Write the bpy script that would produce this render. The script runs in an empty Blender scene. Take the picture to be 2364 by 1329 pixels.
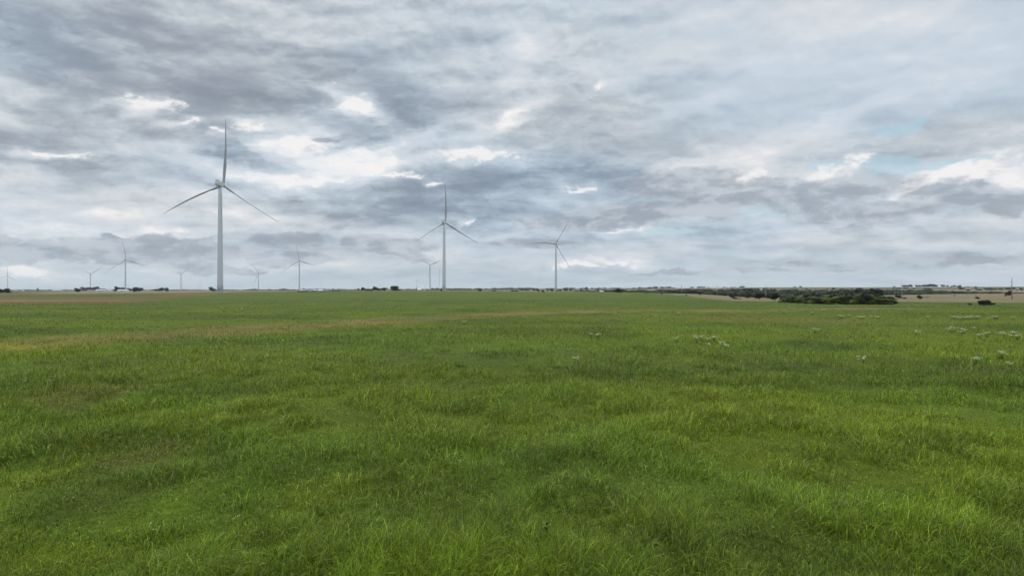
import bpy, math, random
import numpy as np
from mathutils import Vector, Matrix

random.seed(7)
rng = np.random.default_rng(7)
R = math.radians
scene = bpy.context.scene
col = scene.collection

# ------------------------------------------------------------------ camera
F = 1576.0                      # focal length in photograph pixels (24 mm on 36 mm, 2364 px)
CX, HZ = 1182.0, 666.0          # optical centre column, eye-level row
CAM_H = 5.0
cam = bpy.data.cameras.new("camera")
cam.lens = 24.0
cam.sensor_width = 36.0
cam.clip_start = 0.3
cam.clip_end = 120000.0
camo = bpy.data.objects.new("camera", cam)
camo.location = (0, 0, CAM_H)
camo.rotation_euler = (R(90) + math.atan(1.5 / F), 0, 0)
col.objects.link(camo)
scene.camera = camo

scene.view_settings.view_transform = 'Standard'
scene.view_settings.look = 'None'
scene.view_settings.gamma = 1.0
scene.view_settings.exposure = 0.0

# ------------------------------------------------------------------ sun (behind thick cloud, ahead of the camera)
SUN_AZ, SUN_EL = -14.0, 48.0
sun = bpy.data.lights.new("sun", 'SUN')
sun.energy = 1.5
sun.angle = R(20)
sun.color = (1.0, 0.95, 0.87)
suno = bpy.data.objects.new("sun", sun)
sd = Vector((math.sin(R(SUN_AZ)) * math.cos(R(SUN_EL)), math.cos(R(SUN_AZ)) * math.cos(R(SUN_EL)), math.sin(R(SUN_EL))))
suno.rotation_euler = sd.to_track_quat('Z', 'Y').to_euler()
suno.location = (0, 0, 400)
col.objects.link(suno)

# ------------------------------------------------------------------ world: overcast sky with broken cloud
world = bpy.data.worlds.new("World")
scene.world = world
world.use_nodes = True


class Net:
    """small helper to write node networks as expressions"""
    def __init__(s, tree):
        s.t = tree
        s.n = tree.nodes
        s.l = tree.links

    def put(s, sock, v):
        if hasattr(v, 'is_output'):
            s.l.new(v, sock)
        elif v is not None:
            sock.default_value = v

    def math(s, op, a, b=None, c=None, clamp=False):
        n = s.n.new('ShaderNodeMath'); n.operation = op; n.use_clamp = clamp
        for i, v in enumerate((a, b, c)):
            if v is not None:
                s.put(n.inputs[i], v)
        return n.outputs[0]

    def vmath(s, op, a, b=None):
        n = s.n.new('ShaderNodeVectorMath'); n.operation = op
        s.put(n.inputs[0], a)
        if b is not None:
            if op == 'SCALE':
                s.put(n.inputs[3], b)
            else:
                s.put(n.inputs[1], b)
        return n.outputs[0]

    def comb(s, x, y, z=0.0):
        n = s.n.new('ShaderNodeCombineXYZ')
        for i, v in enumerate((x, y, z)):
            s.put(n.inputs[i], v)
        return n.outputs[0]

    def sep(s, v):
        n = s.n.new('ShaderNodeSeparateXYZ'); s.put(n.inputs[0], v)
        return n.outputs

    def noise(s, v, scale, detail=4, rough=.5, dist=0.0, lac=2.0, color=False):
        n = s.n.new('ShaderNodeTexNoise')
        n.noise_dimensions = '3D'
        s.put(n.inputs['Vector'], v)
        n.inputs['Scale'].default_value = scale
        n.inputs['Detail'].default_value = detail
        n.inputs['Roughness'].default_value = rough
        n.inputs['Lacunarity'].default_value = lac
        n.inputs['Distortion'].default_value = dist
        return n.outputs['Color'] if color else n.outputs['Fac']

    def mapping(s, v, loc=(0, 0, 0), rot=0.0, scale=(1, 1, 1), kind='POINT'):
        n = s.n.new('ShaderNodeMapping'); n.vector_type = kind
        s.put(n.inputs['Vector'], v)
        n.inputs['Location'].default_value = loc
        n.inputs['Rotation'].default_value = (0, 0, rot)
        n.inputs['Scale'].default_value = scale
        return n.outputs[0]

    def smooth(s, v, a, b, lo=0.0, hi=1.0, kind='SMOOTHSTEP'):
        n = s.n.new('ShaderNodeMapRange'); n.interpolation_type = kind
        n.clamp = True
        s.put(n.inputs['Value'], v)
        n.inputs['From Min'].default_value = a
        n.inputs['From Max'].default_value = b
        n.inputs['To Min'].default_value = lo
        n.inputs['To Max'].default_value = hi
        return n.outputs['Result']

    def mix(s, f, a, b, kind='MIX'):
        n = s.n.new('ShaderNodeMix'); n.data_type = 'RGBA'; n.blend_type = kind
        s.put(n.inputs['Factor'], f)
        s.put(n.inputs[6], a if hasattr(a, 'is_output') else (*a, 1))
        s.put(n.inputs[7], b if hasattr(b, 'is_output') else (*b, 1))
        return n.outputs[2]

    def ramp(s, v, stops):
        n = s.n.new('ShaderNodeValToRGB')
        s.put(n.inputs[0], v)
        e = n.color_ramp.elements
        while len(e) < len(stops):
            e.new(0.5)
        for i, (p, c) in enumerate(stops):
            e[i].position = p
            e[i].color = (*c, 1)
        return n.outputs[0]

    def blob(s, q, px, py, rx, ry, rot=0.0):
        """soft spot of the sky: direction of photograph pixel (px, py), radii in pixels"""
        az = math.atan((px - CX) / F)
        el = math.atan((HZ - py) / F * math.cos(az))
        k = math.cos(az)
        m = s.mapping(q, (az, el, 0), R(rot), (rx / F * k * k, ry / F * k, 1.0), 'TEXTURE')
        n = s.n.new('ShaderNodeTexGradient'); n.gradient_type = 'SPHERICAL'
        s.put(n.inputs[0], m)
        return n.outputs['Fac']


def srgb(*c):
    return tuple(((v / 255) / 12.92 if v / 255 <= .04045 else ((v / 255 + .055) / 1.055) ** 2.4) for v in c)


wt = world.node_tree
wt.nodes.clear()
W = Net(wt)
tc = wt.nodes.new('ShaderNodeTexCoord')
dx, dy, dz = W.sep(tc.outputs['Generated'])
el = W.math('ARCSINE', dz)
az = W.math('ARCTAN2', dx, dy)
Q = W.comb(az, el)
# flat cloud deck seen in perspective
zc = W.math('ADD', W.math('MAXIMUM', dz, 0.0), 0.14)
P = W.comb(W.math('DIVIDE', dx, zc), W.math('DIVIDE', dy, zc))
# wisp the coordinates so that every soft spot gets a torn cloud edge
w1 = W.vmath('SUBTRACT', W.noise(P, 1.3, 6, .6, color=True), (0.5, 0.5, 0.5))
w1s = W.vmath('SCALE', W.vmath('MULTIPLY', w1, (0.17, 0.075, 0)), W.smooth(dz, 0.0, 0.16, .18, 1))
Qw = W.vmath('ADD', Q, w1s)
w2 = W.vmath('MULTIPLY', W.vmath('SUBTRACT', W.noise(W.vmath('MULTIPLY', Q, (1, 1.8, 1)), 14.0, 6, .62, color=True), (0.5, 0.5, 0.5)), (0.075, 0.040, 0))
Qc = W.vmath('ADD', Q, w2)
Qb = W.vmath('ADD', Qw, w2)

# (px, py, rx, ry, rot, weight) : broad light and dark of the cloud deck
SOFT = [
    (690, 560, 90, 24, -6, -.14), (120, 590, 260, 26, 0, -.12), (350, 585, 160, 30, 0, -.14), (1650, 40, 200, 60, 12, .10),
    (1195, 140, 70, 50, 40, .20), (1165, 282, 110, 22, 26, .32), (2010, 250, 150, 34, 16, .16), (1100, 240, 90, 20, 30, .10), (1960, 120, 500, 90, 6, .08),
    (500, 170, 720, 150, -4, -.34), (520, 222, 380, 50, 0, -.30), (850, 205, 190, 60, -8, -.14), (380, 40, 170, 60, 0, -.20),
    (40, 60, 230, 120, 0, -.12), (30, 330, 260, 80, -4, -.30), (160, 250, 260, 70, 0, -.14), (250, 400, 330, 60, 3, -.14), (200, 445, 260, 30, 0, -.10),
    (1000, 10, 340, 60, 0, .12), (950, 90, 300, 110, 10, -.14), (900, 255, 220, 70, 20, -.16),
    (1130, 130, 130, 80, 40, -.05), (1400, 60, 170, 50, 8, -.14),
    (1700, 90, 700, 200, 10, .06), (1960, 40, 340, 90, 10, .10), (2260, 120, 300, 120, 0, .20), (2100, 230, 260, 60, 10, .12),
    (1300, 290, 330, 110, -4, -.20), (1500, 310, 260, 50, 10, -.12), (1500, 205, 220, 40, 18, -.10), (1250, 400, 430, 60, 2, -.24),
    (1600, 245, 340, 26, 20, .10), (1750, 335, 380, 30, 14, .18),
    (340, 236, 75, 26, 6, .50), (420, 280, 50, 14, 0, .22), (830, 240, 95, 40, -20, .44), (680, 300, 200, 55, 18, .24), (760, 385, 290, 40, 4, .34), (690, 345, 200, 40, 0, .16), (560, 345, 90, 16, -10, -.22), (760, 330, 110, 26, 6, -.16), (880, 350, 80, 18, 0, .16),
    (960, 320, 120, 26, 18, .20), (1190, 270, 110, 30, 22, .34), (625, 368, 130, 34, -16, -.42), (560, 300, 140, 24, -6, -.20), (430, 305, 130, 26, 0, -.18), (70, 360, 90, 18, 8, .30),
    (690, 415, 200, 30, 0, .22), (470, 375, 200, 60, -6, .10), (520, 405, 150, 20, 0, -.14),
    (80, 440, 260, 44, 0, .16), (120, 520, 420, 50, 0, .32), (280, 546, 300, 16, 0, .16), (560, 605, 500, 16, 0, .12), (430, 490, 330, 60, 0, .22), (660, 470, 160, 34, 0, -.14), (660, 500, 200, 26, 0, .12),
    (860, 455, 330, 60, 3, -.30), (960, 500, 260, 44, 4, -.20), (1100, 460, 260, 54, 0, -.22), (1220, 455, 130, 26, 0, .18), (1430, 480, 260, 36, 3, -.24), (1380, 425, 260, 40, 0, -.12),
    (1560, 400, 150, 26, 10, .16), (1730, 400, 130, 40, 0, .18),
    (1700, 540, 380, 40, 0, -.02), (1300, 560, 260, 26, 0, -.10), (2150, 500, 300, 40, 0, .06),
    (2180, 300, 330, 60, -4, -.12), (2120, 350, 300, 34, 0, -.16),
    (860, 640, 300, 22, 0, -.16), (1250, 640, 420, 22, 0, -.16), (1420, 606, 110, 14, -6, .30), (1330, 612, 60, 10, 0, .26), (1290, 604, 200, 12, 0, .12), (1700, 590, 300, 12, 0, .10), (1950, 600, 500, 20, 0, -.17),
    (2250, 590, 260, 26, 0, -.18), (90, 632, 160, 24, 0, .34), (330, 640, 260, 20, 0, .22), (620, 625, 260, 22, 0, .10), (1060, 585, 110, 26, 0, .16),
]
# torn-edged dark cloud in front (px, py, rx, ry, rot)
DARK = [
    (40, 590, 110, 24, 0), (-10, 556, 60, 14, 0), (190, 574, 150, 26, -3), (360, 580, 130, 32, 0), (300, 590, 170, 22, 0), (190, 640, 1, 1, 0), (520, 578, 130, 22, -2), (480, 566, 50, 14, 0),
    (400, 608, 60, 16, -6), (480, 618, 70, 16, 0), (560, 625, 60, 10, 0), (670, 552, 80, 22, -6), (720, 592, 80, 12, -4), (650, 606, 70, 12, 0),
    (890, 560, 125, 22, -6), (930, 590, 90, 12, -8), (810, 552, 40, 10, 0), (770, 326, 55, 13, 8), 
    (1900, 448, 220, 40, 4), (2010, 488, 180, 32, 2), (1870, 470, 130, 36, -8), (1700, 450, 130, 38, 0), (1560, 420, 160, 30, 4), (2150, 444, 100, 24, 10), (2240, 448, 180, 28, -4), (2340, 470, 90, 24, 0),
    (1500, 490, 260, 26, 2), (1350, 510, 200, 20, 0), (1230, 560, 120, 12, 0), (280, 556, 50, 8, -10), (2200, 600, 320, 16, 0), (1950, 608, 200, 8, 0), (1700, 625, 300, 6, 0),
]
# crisp sunlit white edges and caps
WHITE = [
    (340, 234, 60, 14, 4), (820, 236, 48, 22, -24), (1110, 362, 100, 14, -2),
    (2180, 398, 120, 18, 12), (2140, 412, 60, 24, 40), (2260, 402, 110, 20, 0), (2080, 425, 30, 20, 30), (2290, 388, 60, 12, 0), (2350, 420, 60, 22, -6), (2090, 450, 30, 12, 30), (1965, 385, 32, 18, 40), (1995, 365, 22, 9, 20), (1745, 405, 30, 16, 50),
    (1900, 405, 40, 20, 0), (1700, 410, 60, 8, 10), (930, 404, 60, 6, 0), (1005, 419, 26, 4, 0), (150, 355, 70, 8, 6), (430, 281, 30, 8, 0), (495, 303, 16, 6, 0), (710, 335, 70, 20, 0),
    (830, 378, 100, 18, 6), (1375, 196, 12, 7, 10), (700, 410, 110, 12, 0), (65, 626, 50, 14, 0), (1340, 432, 40, 8, 0), (420, 535, 16, 5, 0), (1420, 605, 48, 6, -6), (1330, 613, 50, 6, 0), (1435, 535, 40, 4, 0),
    (1080, 510, 16, 5, 30), (590, 290, 40, 7, 8),
]
# torn openings through to blue
BLUE = [(2048, 390, 110, 34, 6), (2005, 408, 60, 22, 0), (2105, 281, 40, 10, 22), (1900, 385, 50, 16, 0), (2170, 382, 190, 12, 0), (1540, 540, 90, 8, 4), (1780, 484, 60, 14, 0), (2060, 296, 60, 10, 0)]

# base value of the deck: fbm in perspective plus slanted streaks
n1 = W.noise(W.vmath('ADD', P, (3.1, 1.7, 0)), 1.15, 8, .58)
n2 = W.noise(W.mapping(W.vmath('ADD', P, W.vmath('SCALE', w1, 1.1)), (5, 2, 0), R(-24), (0.55, 2.2, 1)), 1.5, 8, .58)
n3 = W.noise(W.vmath('ADD', W.vmath('MULTIPLY', Q, (1.0, 2.2, 1)), W.vmath('SCALE', w1, 0.1)), 13.0, 8, .58)
n4 = W.noise(W.vmath('MULTIPLY', Q, (1.0, 5.5, 1)), 9.0, 7, .55)
low = W.smooth(el, R(1), R(14), 1, 0)            # close to the horizon the streaks lie flat
L = W.math('MULTIPLY_ADD', W.math('SUBTRACT', n1, .5), .50, .58)
L = W.math('MULTIPLY_ADD', W.math('SUBTRACT', n2, .5), .42, L)
L = W.math('MULTIPLY_ADD', W.math('SUBTRACT', n3, .5), .34, L)
L = W.math('ADD', L, W.math('MULTIPLY', W.math('MULTIPLY', W.math('SUBTRACT', n4, .5), .95), low))
for (px, py, rx, ry, rot, wgt) in SOFT:
    g = W.blob(Qb, px, py, rx * 1.25, ry * 1.25, rot)
    L = W.math('MULTIPLY_ADD', W.smooth(g, 0, .9), wgt, L)

def union(lst, q, grow=1.0):
    m = None
    for b in lst:
        g = W.blob(q, b[0], b[1], b[2] * grow, b[3] * grow, b[4])
        m = g if m is None else W.math('MAXIMUM', m, g)
    return m

edge = W.math('SUBTRACT', W.noise(W.vmath('MULTIPLY', Q, (1, 1.9, 1)), 30.0, 7, .66), .5)
# torn sheets of lower cloud: crisp bright rims where the sheet thins, darker bodies
def sheet(L, f, rim, body, k):
    h = W.math('ADD', f, W.math('MULTIPLY', W.math('SUBTRACT', .55, L), .16))
    on = W.smooth(h, .500, .530)
    inside = W.smooth(h, .520, .520 + k)
    return W.math('ADD', L, W.math('MULTIPLY', on, W.math('MULTIPLY_ADD', inside, -(rim + body), rim)))

pw = W.vmath('ADD', P, W.vmath('SCALE', w1, .55))
sA = W.noise(W.mapping(pw, (1.7, 8.2, 0), R(-18), (.8, 1.35, 1)), 3.0, 6, .58)
qw = W.vmath('ADD', Q, W.vmath('SCALE', w1s, .55))
def puff(off, det):
    return W.noise(W.mapping(W.vmath('ADD', qw, (off * .4, off, 0)), (3.3, 1.9, 0), R(-8), (1.0, 2.3, 1)), 8.5, det, .60)
sB = puff(0.0, 7)
sC = puff(0.010, 5)
calm = W.math('SUBTRACT', 1.0, W.math('MULTIPLY', W.smooth(az, R(2), R(18)), W.smooth(el, R(8), R(13), 0, .5)))
L0 = L
L = sheet(L, sA, .035, .10, .14)
L = sheet(L, sB, .05, .12, .15)
L = W.math('ADD', L0, W.math('MULTIPLY', W.math('SUBTRACT', L, L0), calm))
mid_ = W.smooth(el, R(1.0), R(5), .35, 1)
L = W.math('ADD', L, W.math('MULTIPLY', W.math('SUBTRACT', sB, sC), W.math('MULTIPLY', W.math('MULTIPLY', mid_, calm), 1.55)))
L = W.math('ADD', W.math('MULTIPLY_ADD', L, .80, .10), W.smooth(L, .12, -.3, 0, .08))
L = W.math('ADD', L, W.math('MULTIPLY', W.smooth(union(WHITE, Qc, 2.6), 0, .8), .22))
# colour of the deck: grey-mauve where thick, warm white where thin
deck = W.ramp(L, [(0.0, srgb(138, 147, 159)), (.22, srgb(157, 166, 177)), (.42, srgb(180, 189, 197)), (.60, srgb(202, 208, 214)),
                  (.78, srgb(217, 219, 223)), (1.0, srgb(241, 238, 236))])
# blue-grey cast comes and goes
cast = W.smooth(W.noise(W.vmath('ADD', P, (9, 4, 0)), .9, 4, .5), .40, .62)
right = W.smooth(az, R(-12), R(4))
cast = W.math('MAXIMUM', cast, W.smooth(W.blob(Qw, 1180, 470, 520, 170, 0), 0, .6))
castf = W.math('MULTIPLY', cast, W.math('MULTIPLY_ADD', right, .20, .45))
deck = W.mix(castf, deck, W.mix(1.0, deck, srgb(224, 240, 252), 'MULTIPLY'))
# blue of the gaps: clear air from the physical sky
sky = wt.nodes.new('ShaderNodeTexSky')
sky.sky_type = 'NISHITA'
sky.sun_disc = False
sky.sun_elevation = R(SUN_EL)
sky.sun_rotation = R(SUN_AZ)
sky.altitude = 300
sky.dust_density = 1.5
gap = W.mix(.62, W.vmath('SCALE', sky.outputs[0], 0.085), srgb(176, 214, 226))
gm = W.math('ADD', union(BLUE, Qc, 1.3), W.math('MULTIPLY', edge, .45))
gm = W.smooth(gm, .16, .52, 0, .60)
deck = W.mix(gm, deck, gap)
pale = W.smooth(W.math('ADD', el, W.math('MULTIPLY', W.math('SUBTRACT', n4, .5), .09)), R(.2), R(5.0), .50, 0)
deck = W.mix(pale, deck, srgb(186, 200, 208))
# sunlit caps
wm = W.math('ADD', union(WHITE, W.vmath('ADD', Qc, W.vmath('SCALE', w1s, .35)), 1.9), W.math('MULTIPLY', edge, 2.3))
wm = W.math('MULTIPLY', W.smooth(wm, .34, .80, 0, .90), W.smooth(union(WHITE, Qc, 2.2), 0, .45))
deck = W.mix(wm, deck, srgb(240, 238, 237))
# dark fragments in front
dm = W.math('ADD', union(DARK, Qc, 1.35), W.math('MULTIPLY', edge, 1.0))
dm = W.smooth(dm, .17, .50, 0, .80)
dcol = W.mix(W.smooth(W.math('ADD', W.math('ADD', n3, W.math('MULTIPLY', edge, .4)), W.math('MULTIPLY', W.math('SUBTRACT', sB, sC), 1.6)), .36, .68), srgb(150, 160, 172), srgb(186, 194, 203))
deck = W.mix(dm, deck, dcol)
# overcast skies brighten towards the zenith; below the horizon the ground answers
gain = W.smooth(el, R(24), R(65), 1.0, 3.3, 'LINEAR')
deck = W.vmath('SCALE', deck, W.math('MULTIPLY', gain, 10.6))
below = W.smooth(el, R(-3), R(-.5), 0, 1, 'LINEAR')
final = W.mix(below, (1.2, 1.5, .7), deck)
bg = wt.nodes.new('ShaderNodeBackground')
bg.inputs['Strength'].default_value = 0.1
wt.links.new(final, bg.inputs['Color'])
wo = wt.nodes.new('ShaderNodeOutputWorld')
wt.links.new(bg.outputs[0], wo.inputs['Surface'])
world.cycles.sampling_method = 'MANUAL'
world.cycles.sample_map_resolution = 512
scene.cycles.max_bounces = 4
scene.cycles.diffuse_bounces = 2
scene.cycles.transmission_bounces = 3
scene.cycles.adaptive_threshold = 0.02
scene.cycles.adaptive_min_samples = 16

# ================================================================== helpers
def tag(o, label=None, cat=None, group=None, kind=None):
    if label: o['label'] = label
    if cat: o['category'] = cat
    if group: o['group'] = group
    if kind: o['kind'] = kind
    return o


def empty(name, loc, rz=0.0):
    o = bpy.data.objects.new(name, None)
    o.empty_display_size = 1.0
    o.location = loc
    o.rotation_euler = (0, 0, rz)
    col.objects.link(o)
    return o


def link(name, me, parent=None, loc=(0, 0, 0)):
    o = bpy.data.objects.new(name, me)
    col.objects.link(o)
    o.location = loc
    if parent is not None:
        o.parent = parent
    return o


def mesh_from(name, verts, faces, mat, smooth=True):
    me = bpy.data.meshes.new(name)
    me.from_pydata([tuple(v) for v in verts], [], [tuple(f) for f in faces])
    if mat is not None:
        me.materials.append(mat)
    if smooth:
        me.polygons.foreach_set('use_smooth', [True] * len(me.polygons))
    me.update()
    return me


class MB:
    """collects boxes, tubes and lathes; build() links them as one mesh"""
    def __init__(s):
        s.v, s.f = [], []

    def add(s, v, f):
        k = len(s.v)
        s.v += [tuple(p) for p in v]
        s.f += [tuple(i + k for i in q) for q in f]

    def box(s, x0, x1, y0, y1, z0, z1):
        v = [(x, y, z) for z in (z0, z1) for y in (y0, y1) for x in (x0, x1)]
        s.add(v, [(0, 2, 3, 1), (4, 5, 7, 6), (0, 1, 5, 4), (2, 6, 7, 3), (0, 4, 6, 2), (1, 3, 7, 5)])

    def prism(s, prof, x0, x1):
        """closed (y, z) profile swept along x"""
        n = len(prof)
        v = [(x0, y, z) for y, z in prof] + [(x1, y, z) for y, z in prof]
        f = [(i, (i + 1) % n, n + (i + 1) % n, n + i) for i in range(n)]
        f += [tuple(range(n - 1, -1, -1)), tuple(range(n, 2 * n))]
        s.add(v, f)

    def tube(s, pts, rad, n=8, cap=True):
        """tube through points, a radius for each"""
        pts = [Vector(p) for p in pts]
        v, f = [], []
        ref = None
        for i, p in enumerate(pts):
            a = pts[max(i - 1, 0)]; b = pts[min(i + 1, len(pts) - 1)]
            t = (b - a).normalized()
            if ref is None:
                ref = t.orthogonal().normalized()
            ref = (ref - t * ref.dot(t)).normalized()
            bi = t.cross(ref)
            for k in range(n):
                w = 2 * math.pi * k / n
                v.append(p + (ref * math.cos(w) + bi * math.sin(w)) * rad[i])
        for i in range(len(pts) - 1):
            for k in range(n):
                f.append((i * n + k, i * n + (k + 1) % n, (i + 1) * n + (k + 1) % n, (i + 1) * n + k))
        if cap:
            f.append(tuple(range(n - 1, -1, -1)))
            f.append(tuple(range((len(pts) - 1) * n, len(pts) * n)))
        s.add(v, f)

    def build(s, name, mat, parent=None, loc=(0, 0, 0), smooth=True):
        me = mesh_from(name, s.v, s.f, mat, smooth)
        return link(name, me, parent, loc)


def new_mat(name):
    m = bpy.data.materials.new(name)
    m.use_nodes = True
    t = m.node_tree
    b = t.nodes['Principled BSDF']
    return m, Net(t), b


def paint(name, base, rough=.5, spec=.4, var=.12, scale=.5, metal=0.0, streak=False):
    """painted or bare surface with procedural wear"""
    m, n, b = new_mat(name)
    tcn = m.node_tree.nodes.new('ShaderNodeTexCoord')
    v = tcn.outputs['Object']
    if streak:
        v = n.vmath('MULTIPLY', v, (1, 1, .08))
    f = n.noise(v, scale, 5, .6)
    dark = tuple(c * (1 - var * 2) for c in base)
    n.put(b.inputs['Base Color'], n.mix(n.smooth(f, .35, .7), base, dark))
    b.inputs['Roughness'].default_value = rough
    b.inputs['Specular IOR Level'].default_value = spec
    b.inputs['Metallic'].default_value = metal
    return m


# ------------------------------------------------------------------ value noise in numpy
def vnoise(x, y, seed=0):
    x = np.asarray(x, float); y = np.asarray(y, float)
    xi = np.floor(x).astype(np.int64); yi = np.floor(y).astype(np.int64)
    xf = x - xi; yf = y - yi
    u = xf * xf * (3 - 2 * xf); v = yf * yf * (3 - 2 * yf)

    def h(a, b):
        k = (a * 374761393 + b * 668265263 + seed * 974711) & 0xFFFFFFFF
        k = ((k ^ (k >> 13)) * 1274126177) & 0xFFFFFFFF
        k = (k ^ (k >> 16)) & 0xFFFFFFFF
        return k / 4294967295.0
    a = h(xi, yi); b = h(xi + 1, yi); c = h(xi, yi + 1); d = h(xi + 1, yi + 1)
    return (a * (1 - u) + b * u) * (1 - v) + (c * (1 - u) + d * u) * v


def fbm(x, y, seed=0, octv=4, gain=.5):
    t = 0; a = 1; s = 0
    for o in range(octv):
        t = t + a * vnoise(x * 2 ** o + 17.3 * o, y * 2 ** o - 9.1 * o, seed + o)
        s += a; a *= gain
    return t / s


def sst(x, a, b):
    t = np.clip((x - a) / (b - a), 0, 1)
    return t * t * (3 - 2 * t)


# ------------------------------------------------------------------ terrain height
TD = [0, 200, 330, 480, 620, 900, 1300, 2000, 3200, 6000, 12000, 40000]
TCOL = {
    -900: [0, 0, 0.2, .5, .8, .5, -1, -2.5, -4, -7, -12, -60],
    0:    [0, 0, 0.3, .8, 1.0, .3, -1.0, -2.5, -4, -8, -12, -60],
    300:  [0, 0, 0.2, 1.0, 1.4, .4, -1.0, -3.4, -5, -8, -13, -60],
    508:  [0, 0, 0.3, 1.2, 2.0, 1.5, 0.0, -1.8, -4, -8, -12, -60],
    760:  [0, 0, 0.5, 1.4, 2.2, 2.2, 0.8, -1.4, -3, -6, -8, -60],
    1025: [0, 0, 0.3, 1.0, 1.8, 2.7, 2.3, -.6, -3, -4, -4, -60],
    1283: [0, 0, 0.0, .6, 1.0, 1.0, 0.0, -3.5, -2, 5, 10, -60],
    1430: [0, 0, 0.0, .2, 0.2, .3, -1.8, -5.0, 3.5, 10, 12, -60],
    1573: [0, 0, -.2, -.4, -.8, -1.6, -4.6, -3.0, 7.0, 9, 10, -60],
    1768: [0, 0, -.6, -2.4, -4.4, -6.8, -7.0, 2.0, 10.6, 9, 8, -60],
    1930: [0, 0, -.5, -2.2, -4.0, -6.0, -5.0, 3.0, 11.2, 9, 8, -60],
    2082: [0, 0, -.4, -1.4, -2.2, -3.4, -3.0, 4.0, 11.4, 9, 8, -60],
    2336: [0, 0, -.6, -1.2, -1.8, -3.0, -2.6, 6.0, 13.6, 12, 8, -60],
    3400: [0, 0, -.6, -1.2, -1.8, -3.0, -2.6, 6.0, 14.0, 14, 10, -60],
}
_ax = np.array([math.atan((p - CX) / F) for p in sorted(TCOL)])
_tt = np.array([TCOL[p] for p in sorted(TCOL)], float)
_ld = np.log(np.array(TD, float) + 60.0)


def terrain(X, Y):
    X = np.asarray(X, float); Y = np.asarray(Y, float)
    rad = np.hypot(X, Y)
    a = np.clip(np.arctan2(X, Y), _ax[0], _ax[-1])
    dep = rad * np.cos(a)
    i = np.clip(np.searchsorted(_ax, a) - 1, 0, len(_ax) - 2)
    u = (a - _ax[i]) / (_ax[i + 1] - _ax[i]); u = np.clip(u, 0, 1); u = u * u * (3 - 2 * u)
    l = np.log(dep + 60.0)
    j = np.clip(np.searchsorted(_ld, l) - 1, 0, len(_ld) - 2)
    w = np.clip((l - _ld[j]) / (_ld[j + 1] - _ld[j]), 0, 1)
    # smooth blend between the neighbouring stations
    w = w * .35 + .65 * w * w * (3 - 2 * w)
    z = (_tt[i, j] * (1 - u) + _tt[i + 1, j] * u) * (1 - w) + (_tt[i, j + 1] * (1 - u) + _tt[i + 1, j + 1] * u) * w
    near = 1 - sst(rad, 40, 400)
    z = z + near * (.62 * (fbm(X / 3.6, Y / 3.6, 3, 3) - .5) + .55 * (fbm(X / 22.0, Y / 22.0, 5, 2) - .5))
    z = z + sst(rad, 60, 1500) * .8 * (fbm(X / 180.0, Y / 180.0, 8, 3) - .5)
    return z


def tz(x, y):
    return float(terrain(np.array([x]), np.array([y]))[0])


def at(px, depth):
    """ground point under photograph column px at a depth along the view"""
    x = (px - CX) / F * depth
    return Vector((x, depth, tz(x, depth)))


def hit(px, py, dmin=60, dmax=9000):
    """where the line through photograph pixel (px, py) meets the ground"""
    d = np.exp(np.linspace(math.log(dmin), math.log(dmax), 1600))
    x = (px - CX) / F * d
    z = terrain(x, d)
    ray = CAM_H - (py - HZ) / F * d
    k = np.nonzero(ray <= z)[0]
    if len(k) == 0:
        k = [int(np.argmin(ray - z))]
    k = k[0]
    return Vector((float(x[k]), float(d[k]), float(z[k])))


# ------------------------------------------------------------------ colour of the pasture (albedo), a property of place
G_MID = np.array([.112, .164, .0062])
G_YEL = np.array([.138, .168, .0075])
G_BLU = np.array([.102, .165, .0120])
G_DRK = np.array([.072, .105, .0085])
G_TAN = np.array([.300, .215, .085])
G_BRN = np.array([.200, .135, .040])
G_STR = np.array([.330, .270, .150])

_path = [(-70, 52), (-48, 63), (-36, 75), (-23, 97), (-13, 119), (6, 143), (30, 157), (54, 156), (95, 170)]


def seg_dist(X, Y, pts):
    d = np.full(np.shape(X), 1e9)
    for (x0, y0), (x1, y1) in zip(pts[:-1], pts[1:]):
        vx, vy = x1 - x0, y1 - y0
        t = np.clip(((X - x0) * vx + (Y - y0) * vy) / (vx * vx + vy * vy), 0, 1)
        d = np.minimum(d, np.hypot(X - x0 - t * vx, Y - y0 - t * vy))
    return d


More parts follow.
